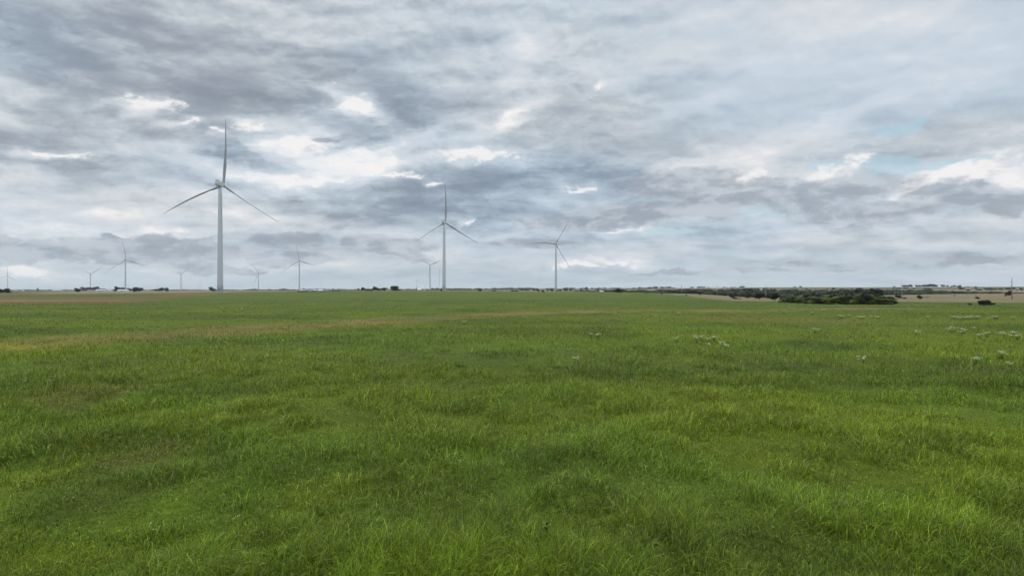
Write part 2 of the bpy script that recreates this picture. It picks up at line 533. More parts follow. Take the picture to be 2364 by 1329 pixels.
# (px, py, half width px, half height px, colour, strength): patches of other grasses
PATCH = [
    (900, 1210, 1000, 130, G_DRK, .30), (1900, 1100, 500, 90, G_DRK, .3), (1500, 1300, 700, 60, G_DRK, .3), (1250, 960, 500, 30, G_DRK, .3), (300, 860, 360, 24, G_YEL, .3),
    (170, 925, 150, 34, G_BRN, .34), (250, 900, 90, 14, G_YEL, .6), (320, 1070, 110, 60, G_BRN, .22), (70, 1110, 90, 70, G_YEL, .55), (760, 1150, 130, 40, G_YEL, .50),
    (150, 1290, 160, 50, G_YEL, .5), (60, 800, 200, 16, G_YEL, .6), (640, 1090, 190, 60, G_BLU, .4), (1330, 1090, 380, 100, G_BLU, .45), (1340, 1015, 120, 26, G_BLU, .5),
    (700, 850, 330, 36, G_YEL, .38), (1560, 830, 240, 24, G_YEL, .35), (1800, 830, 120, 16, G_BLU, .6), (1420, 870, 260, 14, G_DRK, .6), (1680, 930, 320, 60, G_YEL, .35),
    (1150, 745, 200, 10, G_DRK, .75), (800, 960, 240, 40, G_DRK, .45), (1000, 1010, 200, 30, G_DRK, .28), (700, 790, 600, 14, G_DRK, .35), (1500, 705, 500, 5, G_DRK, .3), (900, 870, 400, 30, G_YEL, .35), (1900, 800, 380, 16, G_DRK, .40), (1850, 742, 240, 16, G_BRN, .38),
    (2050, 760, 240, 14, G_BLU, .45), (1100, 930, 230, 36, G_BLU, .35), (2250, 950, 160, 60, G_BLU, .5), (2150, 1110, 200, 50, G_YEL, .35), (1850, 1180, 300, 60, G_BLU, .45),
    (260, 830, 260, 20, G_DRK, .55), (560, 760, 240, 10, G_DRK, .45), (1900, 840, 300, 20, G_YEL, .25), (1270, 1100, 60, 40, G_DRK, .5), (1990, 720, 300, 10, G_YEL, .4),
    (880, 1230, 220, 40, G_DRK, .4), (500, 1180, 170, 40, G_BLU, .5), (1700, 1060, 140, 34, G_YEL, .3), (2130, 1040, 120, 30, G_DRK, .35), (1460, 1250, 200, 40, G_YEL, .3),
]


def field_colour(X, Y):
    X = np.asarray(X, float); Y = np.asarray(Y, float)
    rad = np.hypot(X, Y)
    Yc = np.maximum(Y, 1.0)
    px = CX + F * X / Yc
    n1 = fbm(X / 9.0, Y / 9.0, 21, 4); n2 = fbm(X / 26.0, Y / 26.0, 31, 4); n3 = fbm(X / 2.4, Y / 2.4, 41, 3); n4 = fbm(X / 60.0, Y / 60.0, 51, 3)
    def mixc(c, k, s):
        s = np.clip(s, 0, 1)[..., None]
        return c * (1 - s) + np.asarray(k) * s
    c = np.zeros(np.shape(X) + (3,)) + G_MID
    c = mixc(c, G_YEL, sst(n1, .50, .74) * .55)
    c = mixc(c, G_BLU, sst(n2, .52, .72) * .6)
    c = mixc(c, G_DRK, sst(1 - n1, .54, .72) * .85)
    nb_ = fbm(X / 38.0 + 3, Y / 13.0, 91, 4)
    c = mixc(c, G_YEL * 1.05, sst(nb_, .52, .64) * .5)
    c = mixc(c, G_DRK, (1 - sst(nb_, .36, .46)) * .6)
    c = mixc(c, G_BRN, sst(fbm(X / 5.0, Y / 7.0, 61, 4), .62, .80) * .16)
    wx = X + 6 * (n2 - .5) * rad / 60; wy = Y + 10 * (n1 - .5) * rad / 60
    wpy = HZ + F * CAM_H / np.maximum(wy, 1.0); wpx = CX + F * wx / np.maximum(wy, 1.0)
    for (a, b, ra, rb, k, s) in PATCH:
        d = F * CAM_H / (b - HZ)
        d0 = F * CAM_H / (b + rb - HZ); d1 = F * CAM_H / max(b - rb - HZ, 6)
        xc = (a - CX) / F * d; rx = ra / F * d; rd = (d1 - d0) / 2
        q = np.hypot((wx - xc) / rx, (wy - (d0 + d1) / 2) / rd)
        c = mixc(c, k, (1 - sst(q + (n3 - .5) * .9, .35, 1.25)) * s)
    # old dry track crossing the pasture
    d = seg_dist(X, Y, _path)
    wdt = 4.0 + 7.0 * n2 + rad * .018
    m = (1 - sst(d, wdt * .35, wdt * 1.1)) * (.42 + .6 * sst(n1 + .25 * (n3 - .5), .38, .68))
    c = mixc(c, np.array([.265, .185, .062]), m * .9)
    yf = np.hypot((X + 52) / 12.0, (Y - 61) / 3.0)
    c = mixc(c, np.array([.32, .27, .02]), (1 - sst(yf + (n3 - .5), .4, 1.1)) * .6)
    m2 = (1 - sst(d + 4 * (n3 - .5), 0, wdt * .5)) * sst(n1, .46, .6)
    c = mixc(c, G_TAN * .95, m2 * .6)
    # far side of the pasture fades to a paler, yellower green
    c = mixc(c, np.array([.092, .128, .026]), sst(rad, 90, 280) * .45)
    # stubble beyond the green on the left
    e0 = 255 + 330 * sst(px, 260, 620) + 500 * sst(px, 620, 900) + 45 * (n4 - .5)
    leftm = sst(rad, e0 - 8, e0 + 16)
    band = .6 * fbm(X / 300.0 + 4, Y / 30.0, 71, 4) + .4 * fbm(X / 90.0, Y / 9.0, 72, 3)
    st = mixc(np.zeros_like(c) + np.array([.155, .125, .042]), np.array([.25, .205, .090]), sst(band, .50, .62))
    st = mixc(st, np.array([.10, .105, .035]), sst(fbm(X / 200.0, Y / 45.0, 75, 3), .50, .66) * .8)
    st = mixc(st, np.array([.110, .118, .036]), (1 - sst(px, 300, 560)) * sst(rad, 380, 460) * (1 - sst(rad, 580, 640)) * .95)
    st = mixc(st, G_STR, sst(rad, 590, 680) * sst(px, 20, 180) * (1 - sst(px, 760, 1000)) * .75)
    bnear = sst(rad, e0 - 8, e0 + 10) * (1 - sst(rad, e0 + 60, e0 + 170))
    st = mixc(st, np.array([.165, .112, .034]), bnear * sst(band, .36, .50) * .95)
    st = mixc(st, np.array([.27, .215, .10]), bnear * sst(1 - band, .54, .62) * .7)
    c = mixc(c, st, leftm * (1 - sst(px, 860, 1100)))
    # dry margin along the crest in the middle
    cm = sst(rad, 620, 760) * sst(px, 760, 950) * (1 - sst(px, 1260, 1480))
    c = mixc(c, G_TAN * .8, cm * (.45 + .5 * sst(band, .4, .6)))
    # right: dry bottom land beyond the green edge
    e1 = 312 + 720 * (1 - sst(px, 1440, 1750)) ** 2 + 10 * (n1 - .5)
    rm = sst(rad, e1, e1 + 12) * sst(px, 1400, 1520)
    dry = mixc(np.zeros_like(c) + np.array([.245, .205, .110]), np.array([.235, .175, .09]), sst(band, .48, .64) * .7)
    c = mixc(c, dry, rm)
    # distant farmland
    far = sst(rad, 1150, 1500) * (1 - (1 - sst(px, 1300, 1500)) * (1 - sst(rad, 1500, 2200)))
    q1 = fbm(X / 420.0, Y / 700.0, 81, 3)
    fl = mixc(np.zeros_like(c) + np.array([.185, .155, .085]), np.array([.085, .105, .045]), sst(q1, .46, .54))
    fl = mixc(fl, np.array([.26, .20, .115]), sst(fbm(X / 500.0, Y / 500.0, 85, 2), .55, .62))
    c = mixc(c, fl, far)
    return c


# ------------------------------------------------------------------ ground sheet
def build_ground():
    aw = list(np.arange(-50, 50.01, .22))
    az_ = np.radians(np.array(aw + list(np.arange(54, 306, 4.0))))
    # rings of the sheet: fine near the camera, wide towards the horizon
    rr = [1.5]
    while rr[-1] < 15000:
        r = rr[-1]
        rr.append(r * (1.022 if r < 120 else 1.028 if r < 3500 else 1.08))
    rr = np.array(rr)
    A, Rr = np.meshgrid(az_, rr)
    X = Rr * np.sin(A); Y = Rr * np.cos(A)
    Z = terrain(X, Y)
    na, nr = len(az_), len(rr)
    V = np.stack([X, Y, Z], -1).reshape(-1, 3)
    V = np.vstack([V, [[0, 0, tz(0, 0)]]])
    i = np.arange(nr - 1)[:, None] * na; j = np.arange(na)[None, :]
    j2 = (j + 1) % na
    quads = np.stack([i + j, i + na + j, i + na + j2, i + j2], -1).reshape(-1, 4)
    tris = np.stack([np.full(na, len(V) - 1), np.arange(na), (np.arange(na) + 1) % na], -1)
    loops = np.concatenate([quads.ravel(), tris.ravel()])
    starts = np.concatenate([np.arange(len(quads)) * 4, len(quads) * 4 + np.arange(len(tris)) * 3])
    me = bpy.data.meshes.new("ground")
    me.vertices.add(len(V)); me.vertices.foreach_set('co', V.ravel().astype(np.float32))
    me.loops.add(len(loops)); me.loops.foreach_set('vertex_index', loops.astype(np.int32))
    me.polygons.add(len(starts)); me.polygons.foreach_set('loop_start', starts.astype(np.int32))
    me.update(calc_edges=True)
    me.polygons.foreach_set('use_smooth', np.ones(len(starts), bool))
    C = np.ones((len(V), 4)); C[:, :3] = field_colour(V[:, 0], V[:, 1])
    at_ = me.color_attributes.new("cover", 'FLOAT_COLOR', 'POINT')
    at_.data.foreach_set('color', C.ravel().astype(np.float32))
    return me


gm_, gn, gb = new_mat("pasture_ground")
_a = gm_.node_tree.nodes.new('ShaderNodeAttribute'); _a.attribute_name = "cover"
_g = gm_.node_tree.nodes.new('ShaderNodeNewGeometry')
_p = _g.outputs['Position']
f1 = gn.noise(_p, .55, 6, .65)
f2 = gn.noise(_p, 5.0, 4, .6)
f3 = gn.noise(gn.vmath('MULTIPLY', _p, (1, .5, 1)), .06, 5, .6)
k = gn.math('MULTIPLY_ADD', f1, .9, .25)
k = gn.math('MULTIPLY', k, gn.math('MULTIPLY_ADD', f2, .8, .50))
k = gn.math('MULTIPLY', k, gn.math('MULTIPLY_ADD', f3, .7, .62))
gn.put(gb.inputs['Base Color'], gn.vmath('SCALE', _a.outputs['Color'], k))
gb.inputs['Roughness'].default_value = .95
gb.inputs['Specular IOR Level'].default_value = .1
_b = gm_.node_tree.nodes.new('ShaderNodeBump'); _b.inputs['Strength'].default_value = .9; _b.inputs['Distance'].default_value = .35
gn.put(_b.inputs['Height'], gn.noise(_p, 1.4, 5, .65))
gn.put(gb.inputs['Normal'], _b.outputs[0])
gme = build_ground(); gme.materials.append(gm_)
ground = tag(link("ground", gme), kind='structure')

# ================================================================== grass of the pasture (leaf blades, thinner with distance)
mg, n, b = new_mat("grass_blades")
a = mg.node_tree.nodes.new('ShaderNodeAttribute'); a.attribute_name = "tint"
n.put(b.inputs['Base Color'], a.outputs['Color'])
b.inputs['Roughness'].default_value = .5
b.inputs['Specular IOR Level'].default_value = .09
tr = mg.node_tree.nodes.new('ShaderNodeBsdfTranslucent')
n.put(tr.inputs['Color'], n.vmath('MULTIPLY', a.outputs['Color'], (1.15, 1.2, .8)))
mx = mg.node_tree.nodes.new('ShaderNodeMixShader'); mx.inputs[0].default_value = .22
mg.node_tree.links.new(b.outputs[0], mx.inputs[1]); mg.node_tree.links.new(tr.outputs[0], mx.inputs[2])
mg.node_tree.links.new(mx.outputs[0], mg.node_tree.nodes['Material Output'].inputs['Surface'])


def build_blades(nb, r0, r1, levels, wide=1.0):
    """nb blades over rings r0..r1; the number per square metre falls with the square of the distance"""
    amax = R(44)
    ntuft = nb // 14
    tr_ = np.exp(rng.uniform(math.log(r0), math.log(r1), ntuft)); ta = rng.uniform(-amax, amax, ntuft)
    tx, ty = tr_ * np.sin(ta), tr_ * np.cos(ta)
    tid = rng.integers(0, ntuft, nb)
    rad = tr_[tid]
    spread = .05 + .0075 * rad
    jx, jy = rng.normal(0, 1, nb) * spread, rng.normal(0, 1, nb) * spread * 1.6
    x, y = tx[tid] + jx, ty[tid] + jy
    # stand height: hollows, lush mounds and cropped places
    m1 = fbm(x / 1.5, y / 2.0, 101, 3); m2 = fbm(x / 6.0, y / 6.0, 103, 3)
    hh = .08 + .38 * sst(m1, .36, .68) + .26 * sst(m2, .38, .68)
    hh *= (.75 + .5 * rng.random(ntuft))[tid] * rng.uniform(.55, 1.25, nb)
    L = np.clip(hh * 1.15, .07, .75)
    L *= 1 - sst(rad, 25, 120) * .5
    out = np.arctan2(jy, jx)
    head = out + rng.normal(0, 1.0, nb)
    head = np.where(rng.random(nb) < .35, rng.normal(.4, .9, nb), head)
    phi0 = np.abs(rng.normal(.12, .18, nb))
    phi1 = rng.uniform(.9, 3.3, nb) * (1 - .6 * (rng.random(nb) < .22))
    w = rng.uniform(.0022, .0052, nb) * np.maximum(1, rad / 12.0) ** .80 * wide
    thick = rng.random(nb) < .03
    w = np.where(thick, w * 1.35, w)
    z0 = terrain(x, y) - .01
    ts = [0, .45, .78, 1.0] if levels == 4 else [0, .6, 1.0]
    # integrate the bend of the leaf
    pts = []
    cx_ = np.zeros(nb); cz_ = np.zeros(nb); pt = 0.0
    for t in ts:
        if t > 0:
            ph = phi0 + phi1 * (pt + t) / 2
            cx_ = cx_ + np.sin(ph) * (t - pt) * L; cz_ = cz_ + np.cos(ph) * (t - pt) * L
            pt = t
        pts.append((cx_.copy(), cz_.copy()))
    ch, sh = np.cos(head), np.sin(head)
    roll = rng.uniform(-.9, .9, nb)
    wxv, wyv, wzv = -sh * np.cos(roll), ch * np.cos(roll), np.sin(roll) * .6
    nv = 2 * (levels - 1) + 1
    V = np.empty((nb, nv, 3), np.float32)
    k = 0
    for i, t in enumerate(ts):
        px_ = x + ch * pts[i][0]; py_ = y + sh * pts[i][0]; pz_ = z0 + pts[i][1]
        if i == levels - 1:
            V[:, k, 0], V[:, k, 1], V[:, k, 2] = px_, py_, pz_
            k += 1
        else:
            ww = w * (1.0, .95, .6)[i]
            for sgn in (-1, 1):
                V[:, k, 0] = px_ + sgn * wxv * ww; V[:, k, 1] = py_ + sgn * wyv * ww; V[:, k, 2] = pz_ + sgn * wzv * ww
                k += 1
    base = np.arange(nb)[:, None] * nv
    loops, starts, off = [], [], 0
    for i in range(levels - 2):
        q = base + np.array([2 * i, 2 * i + 1, 2 * i + 3, 2 * i + 2])[None]
        loops.append(q)
    loops.append(base + np.array([2 * (levels - 2), 2 * (levels - 2) + 1, nv - 1])[None])
    LO = np.concatenate(loops, 1)                      # per blade: quads then one triangle
    per = LO.shape[1]; nf = levels - 1
    st = np.arange(nb)[:, None] * per + np.array([4 * i for i in range(nf)])[None]
    # colour: the place, the tuft, the leaf
    C = field_colour(x, y)
    tv = rng.normal(0, 1, (ntuft, 3))[tid]; bv = rng.normal(0, 1, nb)
    vf = (1 / (1 + (rad / 45) ** 1.3))
    C = C * (1 + .30 * vf * (sst(m1, .3, .7) - .5))[:, None]  # hollows shaded darker in the leaf colour itself; taller lush tufts paler
    C = C * np.exp((.38 * tv[:, :1] + .42 * bv[:, None]) * (.22 + .78 * vf[:, None]) + .03)
    C[:, 0] *= np.exp(.12 * tv[:, 1] * vf); C[:, 2] *= np.exp(.22 * tv[:, 2] * vf)
    dryl = rng.random(nb) < .035 + .05 * (fbm(x / 3, y / 3, 107, 3) > .6)
    C[dryl] = C[dryl] * .35 + np.array([.24, .20, .09]) * .65
    pale = rng.random(nb) < .09 * (.3 + .7 * vf)
    C[pale] = C[pale] * 1.6 + np.array([.04, .05, .03])  # pale leaves; sky highlights on arched blades are put into their colour
    C = np.clip(C, .004, .6)
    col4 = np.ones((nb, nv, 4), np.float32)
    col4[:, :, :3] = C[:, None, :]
    grad = np.linspace(.80, 1.16, nv)[None, :, None]    # each leaf runs from a darker base to a paler tip
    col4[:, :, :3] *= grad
    return V.reshape(-1, 3), LO.ravel(), st.ravel(), col4.reshape(-1, 4)


def grass_object(sets):
    Vs, Ls, Ss, Cs = [], [], [], []
    vo = lo = 0
    for V, Lp, St, C in sets:
        Vs.append(V); Ls.append(Lp + vo); Ss.append(St + lo); Cs.append(C)
        vo += len(V); lo += len(Lp)
    V = np.concatenate(Vs); Lp = np.concatenate(Ls); St = np.concatenate(Ss); C = np.concatenate(Cs)
    me = bpy.data.meshes.new("grass")
    me.vertices.add(len(V)); me.vertices.foreach_set('co', V.ravel())
    me.loops.add(len(Lp)); me.loops.foreach_set('vertex_index', Lp.astype(np.int32))
    me.polygons.add(len(St)); me.polygons.foreach_set('loop_start', St.astype(np.int32))
    me.update(calc_edges=True)
    t = me.color_attributes.new("tint", 'FLOAT_COLOR', 'POINT')
    t.data.foreach_set('color', C.ravel())
    me.materials.append(mg)
    return link("grass", me)


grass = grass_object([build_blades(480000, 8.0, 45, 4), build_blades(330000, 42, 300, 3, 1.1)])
tag(grass, "tall uneven green pasture grass covering the whole foreground", "grass", kind='stuff')

# ================================================================== wind turbines
M_WHITE = paint("turbine_paint", (.60, .63, .68), .45, .4, .05, .12, streak=True)
M_BLADE_SHADED = paint("blade_paint_shaded", (.36, .375, .40), .45, .4, .05, .12)  # turbine white darkened: the blades' shaded side is put into the colour
M_GREY = paint("machine_grey", (.30, .31, .33), .5, .4, .1, .6)
M_CONC = paint("concrete", (.36, .34, .31), .9, .2, .12, .8)
M_DARK = paint("dark_steel", (.07, .075, .08), .6, .3, .1, 1.0)
M_STEEL = paint("weathered_pole", (.30, .29, .28), .7, .3, .12, .6, streak=True)
M_BARE = paint("bare_earth", (.30, .24, .15), .95, .1, .15, .3)


def lathe(prof, n=24):
    """(r, z) profile turned about z"""
    v, f = [], []
    for r, z in prof:
        for k in range(n):
            w = 2 * math.pi * k / n
            v.append((r * math.cos(w), r * math.sin(w), z))
    for i in range(len(prof) - 1):
        for k in range(n):
            f.append((i * n + k, i * n + (k + 1) % n, (i + 1) * n + (k + 1) % n, (i + 1) * n + k))
    f.append(tuple(range(n - 1, -1, -1))); f.append(tuple(range((len(prof) - 1) * n, len(prof) * n)))
    return v, f


def blade_mesh(tip, bend, length, depth_bend=0.0, feather=88):
    """tip: (h, v) direction in the rotor plane; x = across, y = rotor axis, z = up"""
    d = Vector((tip[0], 0, tip[1])).normalized()
    cw = Vector((tip[1], 0, -tip[0])).normalized()      # clockwise side seen from the camera
    axis = Vector((0, 1, 0))
    N, S = 22, 14
    v, f = [], []
    for i in range(N + 1):
        t = i / N
        p = d * (1.2 + (length - 1.2) * t) + cw * (4 * bend * t * (1 - t)) + axis * (depth_bend * t * t)
        if t < .08:
            chord, th = 2.1, 2.1
        elif t < .25:
            k = (t - .08) / .17; k = k * k * (3 - 2 * k)
            chord, th = 2.1 + 1.3 * k, 2.1 - 1.15 * k
        else:
            k = (t - .25) / .75
            chord = 3.0 * (1 - k) ** .9 * (1 - .25 * k) + .40 * (1 - k) ** .3; th = 1.0 * (1 - k) ** .8 + .25
        pitch = R(feather - 26 * (1 - t) ** 3)                # nearly feathered: most of the chord lies along the rotor axis
        cd = (cw * math.cos(pitch) + axis * math.sin(pitch))
        td = (-cw * math.sin(pitch) + axis * math.cos(pitch))
        for k2 in range(S):
            w = 2 * math.pi * k2 / S
            cx2 = math.cos(w); sx2 = math.sin(w)
            shape = th / 2 * sx2 * (1.0 if t < .08 else (1 + .35 * cx2))
            v.append(p + cd * (chord / 2 * cx2) + td * shape)
    for i in range(N):
        for k2 in range(S):
            f.append((i * S + k2, i * S + (k2 + 1) % S, (i + 1) * S + (k2 + 1) % S, (i + 1) * S + k2))
    f.append(tuple(range(S - 1, -1, -1))); f.append(tuple(range(N * S, (N + 1) * S)))
    return v, f


def tower_mesh(H, rb, rt):
    prof = []
    for i in range(13):
        t = i / 12
        r = rb + (rt - rb) * t ** 1.1
        z = H * t
        prof.append((r, z))
    return lathe(prof, 28)


def turbine(px, base_y, hub_y, tower_h, tips, yaw, label, bends=(1.1, 1.6, .6), rb=2.5, rt=1.4, blades=None, detail=True, feather=None):
    """tips: blade tip offsets from the hub in photograph pixels (right, up)"""
    dist = tower_h * F / (base_y - hub_y)
    x = (px - CX) / F * dist
    z = tz(x, dist)
    t = tag(empty("wind_turbine", (x, dist, z), 0), label, "wind turbine", "white three-bladed wind turbines")
    v, f = tower_mesh(tower_h - 1.7, rb, rt)
    tw = link("tower", mesh_from("tower", v, f, M_WHITE), t)
    if detail:
        dm_ = MB(); dm_.box(-.55, .55, -rb - .10, -rb + .5, 1.6, 3.9)
        dm_.build("door", M_GREY, tw)
        v, f = lathe([(rb + 2.6, -.4), (rb + 2.6, .12), (rb + .5, .30), (rb + .5, .42)], 28)
        link("foundation", mesh_from("foundation", v, f, M_CONC), t)
    # machine house behind the tower top, nose away from or towards the viewer
    bx = empty("head", (0, 0, tower_h + 1.6)) if False else None
    c, s = math.cos(yaw), math.sin(yaw)
    rot = Matrix.Rotation(yaw, 4, 'Z')
    nm = MB()
    prof = [(-5.4, -1.5), (-5.6, 1.2), (-4.9, 2.0), (1.8, 2.0), (2.9, 1.4), (3.1, -1.2), (2.2, -1.7), (-4.4, -1.9)]
    n_ = len(prof)
    ws = 1.75
    nm.prism(prof, -ws, ws)
    nac = nm.build("nacelle", M_WHITE, t, (0, 0, tower_h), smooth=False)
    nac.rotation_euler = (0, 0, yaw)
    bvl = nac.modifiers.new("bevel", 'BEVEL'); bvl.width = .35; bvl.segments = 2
    if detail:
        cm_ = MB(); cm_.box(-1.3, 1.3, -5.0, -3.4, 2.0, 2.7); cm_.tube([(-1.0, -4.6, 2.7), (-1.0, -4.6, 3.9)], [.07, .05], 6); cm_.tube([(.9, -4.6, 2.7), (.9, -4.6, 3.7)], [.07, .05], 6)
        cm_.build("cooler", M_GREY, nac, smooth=False)
    hub_off = 4.6
    hz = tower_h
    v, f = lathe([(.05, -1.9), (1.0, -1.7), (1.65, -1.0), (1.75, 0), (1.6, 1.1), (1.1, 2.0), (.45, 2.6), (.05, 2.75)], 20)
    v = [(p[0], p[2], p[1]) for p in v]
    f = [tuple(reversed(q)) for q in f]
    hub = link("hub", mesh_from("hub", v, f, M_WHITE), t, (-s * hub_off, c * hub_off, hz))
    hub.rotation_euler = (0, 0, yaw)
    mpp = (dist + hub_off) / F
    for i, tp in enumerate(tips):
        h = tp[0] * mpp / max(math.cos(yaw), .4); vv = tp[1] * mpp
        ln = blades or math.hypot(h, vv) * 1.05
        v, f = blade_mesh((h, vv), bends[i], ln, feather=feather or (90 if dist < 700 else 66 if dist < 1400 else 34))
        bl = link("blade", mesh_from("blade", v, f, M_BLADE_SHADED if dist < 1400 else M_WHITE), hub)
    return t, dist


T1, D1 = turbine(508.3, 675.5, 426, 90, [(4.5, 147), (-142, -61), (128, -83)], R(-8),
                 "largest and nearest white wind turbine, standing left of centre at the edge of the stubble")
T2, D2 = turbine(1025.2, 670, 513, 90, [(-2.5, 93.5), (-69, -42.5), (74.5, -47.5)], R(-16), bends=(1.4, 1.2, .5),
                 label="second largest white wind turbine, beside the thin red and white mast")
T3, D3 = turbine(1283.3, 672, 562, 90, [(-62, -1), (30, 53.5), (33.5, -54.5)], R(4), bends=(1.6, 1.0, .8), feather=116,
                 label="white wind turbine right of centre with one blade pointing level to the left")
turbine(289.5, 672.5, 599, 90, [(-11, 50.5), (-45.5, -33.5), (44.5, -14.5)], R(10), rb=2.6, bends=(1.8, 2.0, 1.0),
        label="white wind turbine behind the white rounded sheds and dark trees on the left")
turbine(691, 671, 601, 90, [(-10, 46), (-38, -31), (34, -11)], R(24), rb=2.5, bends=(1.8, 1.4, 1.0),
        label="white wind turbine above the low row of dark bushes, right of the nearest turbine")
turbine(992.8, 671, 612, 86, [(-36, 25), (29, 13), (-5, -38)], R(0), bends=(-1.2, 1.4, .8),
        label="small white wind turbine just left of the second largest one")
turbine(597, 671, 632, 80, [(-19.5, 24), (22.5, 4), (-13.5, -26.5)], R(0), bends=(1.2, 1.0, .8),
        label="small white wind turbine right of the nearest one, one blade level to the right")
turbine(417.5, 671, 632.5, 80, [(-26.5, 10), (20, 16), (0, -27)], R(0), bends=(-1.5, .8, .6),
        label="faint white wind turbine left of the nearest one, two blades raised")
turbine(208.5, 670, 631, 80, [(-26.5, 12), (24, 14.5), (0, -28)], R(0), bends=(.5, .6, .6),
        label="faint white wind turbine rising from the dark tree mound on the far left")
turbine(17.5, 669, 635.5, 80, [(-.5, 28), (-17, -9), (13, -13)], R(48), bends=(.5, .5, .5),
        label="white wind turbine at the left edge of the picture, its machine house turned side-on")

# grey transformer cabinet at the foot of the nearest turbine
p = at(499.3, D1 + 3)
t = tag(empty("transformer_cabinet", p), "dark grey transformer cabinet at the foot of the nearest turbine", "cabinet")
m = MB(); m.box(-.8, .8, -.9, .9, .25, 2.3); m.build("cabinet_body", M_GREY, t, smooth=False)
m = MB(); m.box(-.95, .95, -1.05, 1.05, 2.3, 2.42); m.build("lid", M_DARK, t, smooth=False)
m = MB(); m.box(-1.1, 1.1, -1.2, 1.2, -.1, .25); m.build("plinth", M_CONC, t, smooth=False)

# turbines so far off that only a post and a cross show: one small mesh each, shared
FAR_T = [(112, 657, 0), (127, 658, 1), (136, 659, 2), (237, 658, 1), (253, 656.5, 0), (297, 658, 2), (332, 660.5, 1), (340.5, 660, 0), (344, 658, 2), (397, 660, 1), (405, 659.5, 2), (420, 654, 0),
         (426.5, 662, 1), (430, 660, 2), (455, 658, 0), (461.5, 656.5, 1), (482.5, 658, 2), (491, 658.5, 0), (536, 658, 1), (579.5, 658.5, 2), (621, 658, 0), (670, 658.5, 1), (703, 660.5, 2), (741, 659, 0),
         (834.5, 658.5, 1), (878.5, 658, 2), (962, 650, 0), (981.5, 657, 1), (1134, 655, 2), (1197, 656, 0)]


def far_turbine_parts(k):
    H = 80
    v, f = lathe([(2.6, 0), (1.5, H)], 8)
    a = mesh_from("tower", v, f, M_WHITE)
    m = MB(); m.box(-1.7, 1.7, -5, 3, H, H + 3.4)
    b = mesh_from("nacelle", m.v, m.f, M_WHITE, False)
    bl = []
    for i in range(3):
        w = R((90, 60, 20)[k] + 120 * i)
        vv, ff = blade_mesh((math.cos(w), math.sin(w)), 1.0, 50, feather=20)
        vv = [(q[0], q[1] + 4.5, q[2] + H + 1.7) for q in vv]
        bl.append(mesh_from("blade", vv, ff, M_WHITE))
    return a, b, bl


far_kinds = [far_turbine_parts(k) for k in range(3)]
ORD = ["first", "second", "third", "fourth", "fifth", "sixth", "seventh", "eighth", "ninth", "tenth", "eleventh", "twelfth", "thirteenth", "fourteenth", "fifteenth", "sixteenth", "seventeenth", "eighteenth", "nineteenth", "twentieth"]
LANDMARKS = [(-60, "the left edge of the picture"), (87, "the dark tank"), (209, "the tree mound turbine"), (289, "the white sheds' turbine"), (417, "the faint turbine"), (508, "the nearest turbine"), (597, "the level-bladed turbine"),
             (691, "the bush row turbine"), (911, "the square-topped tree"), (1025, "the second largest turbine"), (1283, "the right-hand turbine"), (1426, "the crest bush clump"),
             (1573, "the first woodland pole"), (1655, "the second woodland pole"), (1768, "the wooden pole"), (1911, "the half-hidden pole"), (2082, "the pale pole"), (2336, "the tallest pole")]
_cnt = {}


def place_words(px, what):
    """'second dark tree right of the nearest turbine': items must come sorted from left to right"""
    lm = [l for l in LANDMARKS if l[0] <= px][-1]
    k = _cnt.get((what, lm[1]), 0)
    _cnt[(what, lm[1])] = k + 1
    o = ORD[min(k, len(ORD) - 1)]
    side = "from" if lm[0] < 0 else "past"
    return f"{o} {what} {side} {lm[1]}"


for (px, ytop, k) in FAR_T:
    d = 80 * F / (668.8 - ytop)
    x = (px - CX) / F * d
    z = CAM_H - (668.8 - HZ) / F * d
    z = min(z, tz(x, d)) if tz(x, d) < z + 30 else z
    if k == 0 and px == 1197 or px == 1134:
        lab = place_words(px, "distant white turbine above the far treeline")
    else:
        lab = place_words(px, "tiny distant turbine on the horizon")
    t = tag(empty("distant_wind_turbine", (x, d, tz(x, d))), lab, "wind turbine", "tiny distant turbines along the horizon")
    t.rotation_euler = (0, 0, R((k * 23) % 50 - 20))
    a, b_, bl = far_kinds[k]
    link("tower", a, t); link("nacelle", b_, t)
    for q in bl:
        link("blade", q, t)

# ================================================================== trees and shrubs
def leaf_mat(name, base, var=.35):
    m, n, b = new_mat(name)
    oi = m.node_tree.nodes.new('ShaderNodeObjectInfo')
    tcn = m.node_tree.nodes.new('ShaderNodeTexCoord')
    f = n.noise(tcn.outputs['Object'], 9.0, 3, .6)
    k = n.math('MULTIPLY', n.math('MULTIPLY_ADD', oi.outputs['Random'], var * 1.6, 1 - var * .8), n.math('MULTIPLY_ADD', f, 1.1, .45))
    hue = n.mix(oi.outputs['Random'], base, (base[0] * 1.25, base[1] * 1.05, base[2] * .8))
    n.put(b.inputs['Base Color'], n.vmath('SCALE', hue, k))
    b.inputs['Roughness'].default_value = .6
    b.inputs['Specular IOR Level'].default_value = .2
    return m


M_LEAF = leaf_mat("dark_foliage", (.022, .034, .013))
M_LEAF2 = leaf_mat("mid_foliage", (.040, .064, .024))
M_OLIVE = leaf_mat("light_foliage", (.072, .100, .022), .6)
M_BARK = paint("bark", (.045, .038, .030), .9, .1, .2, 3.0)
M_DEADWOOD = paint("dead_wood", (.16, .13, .10), .9, .1, .2, 3.0)


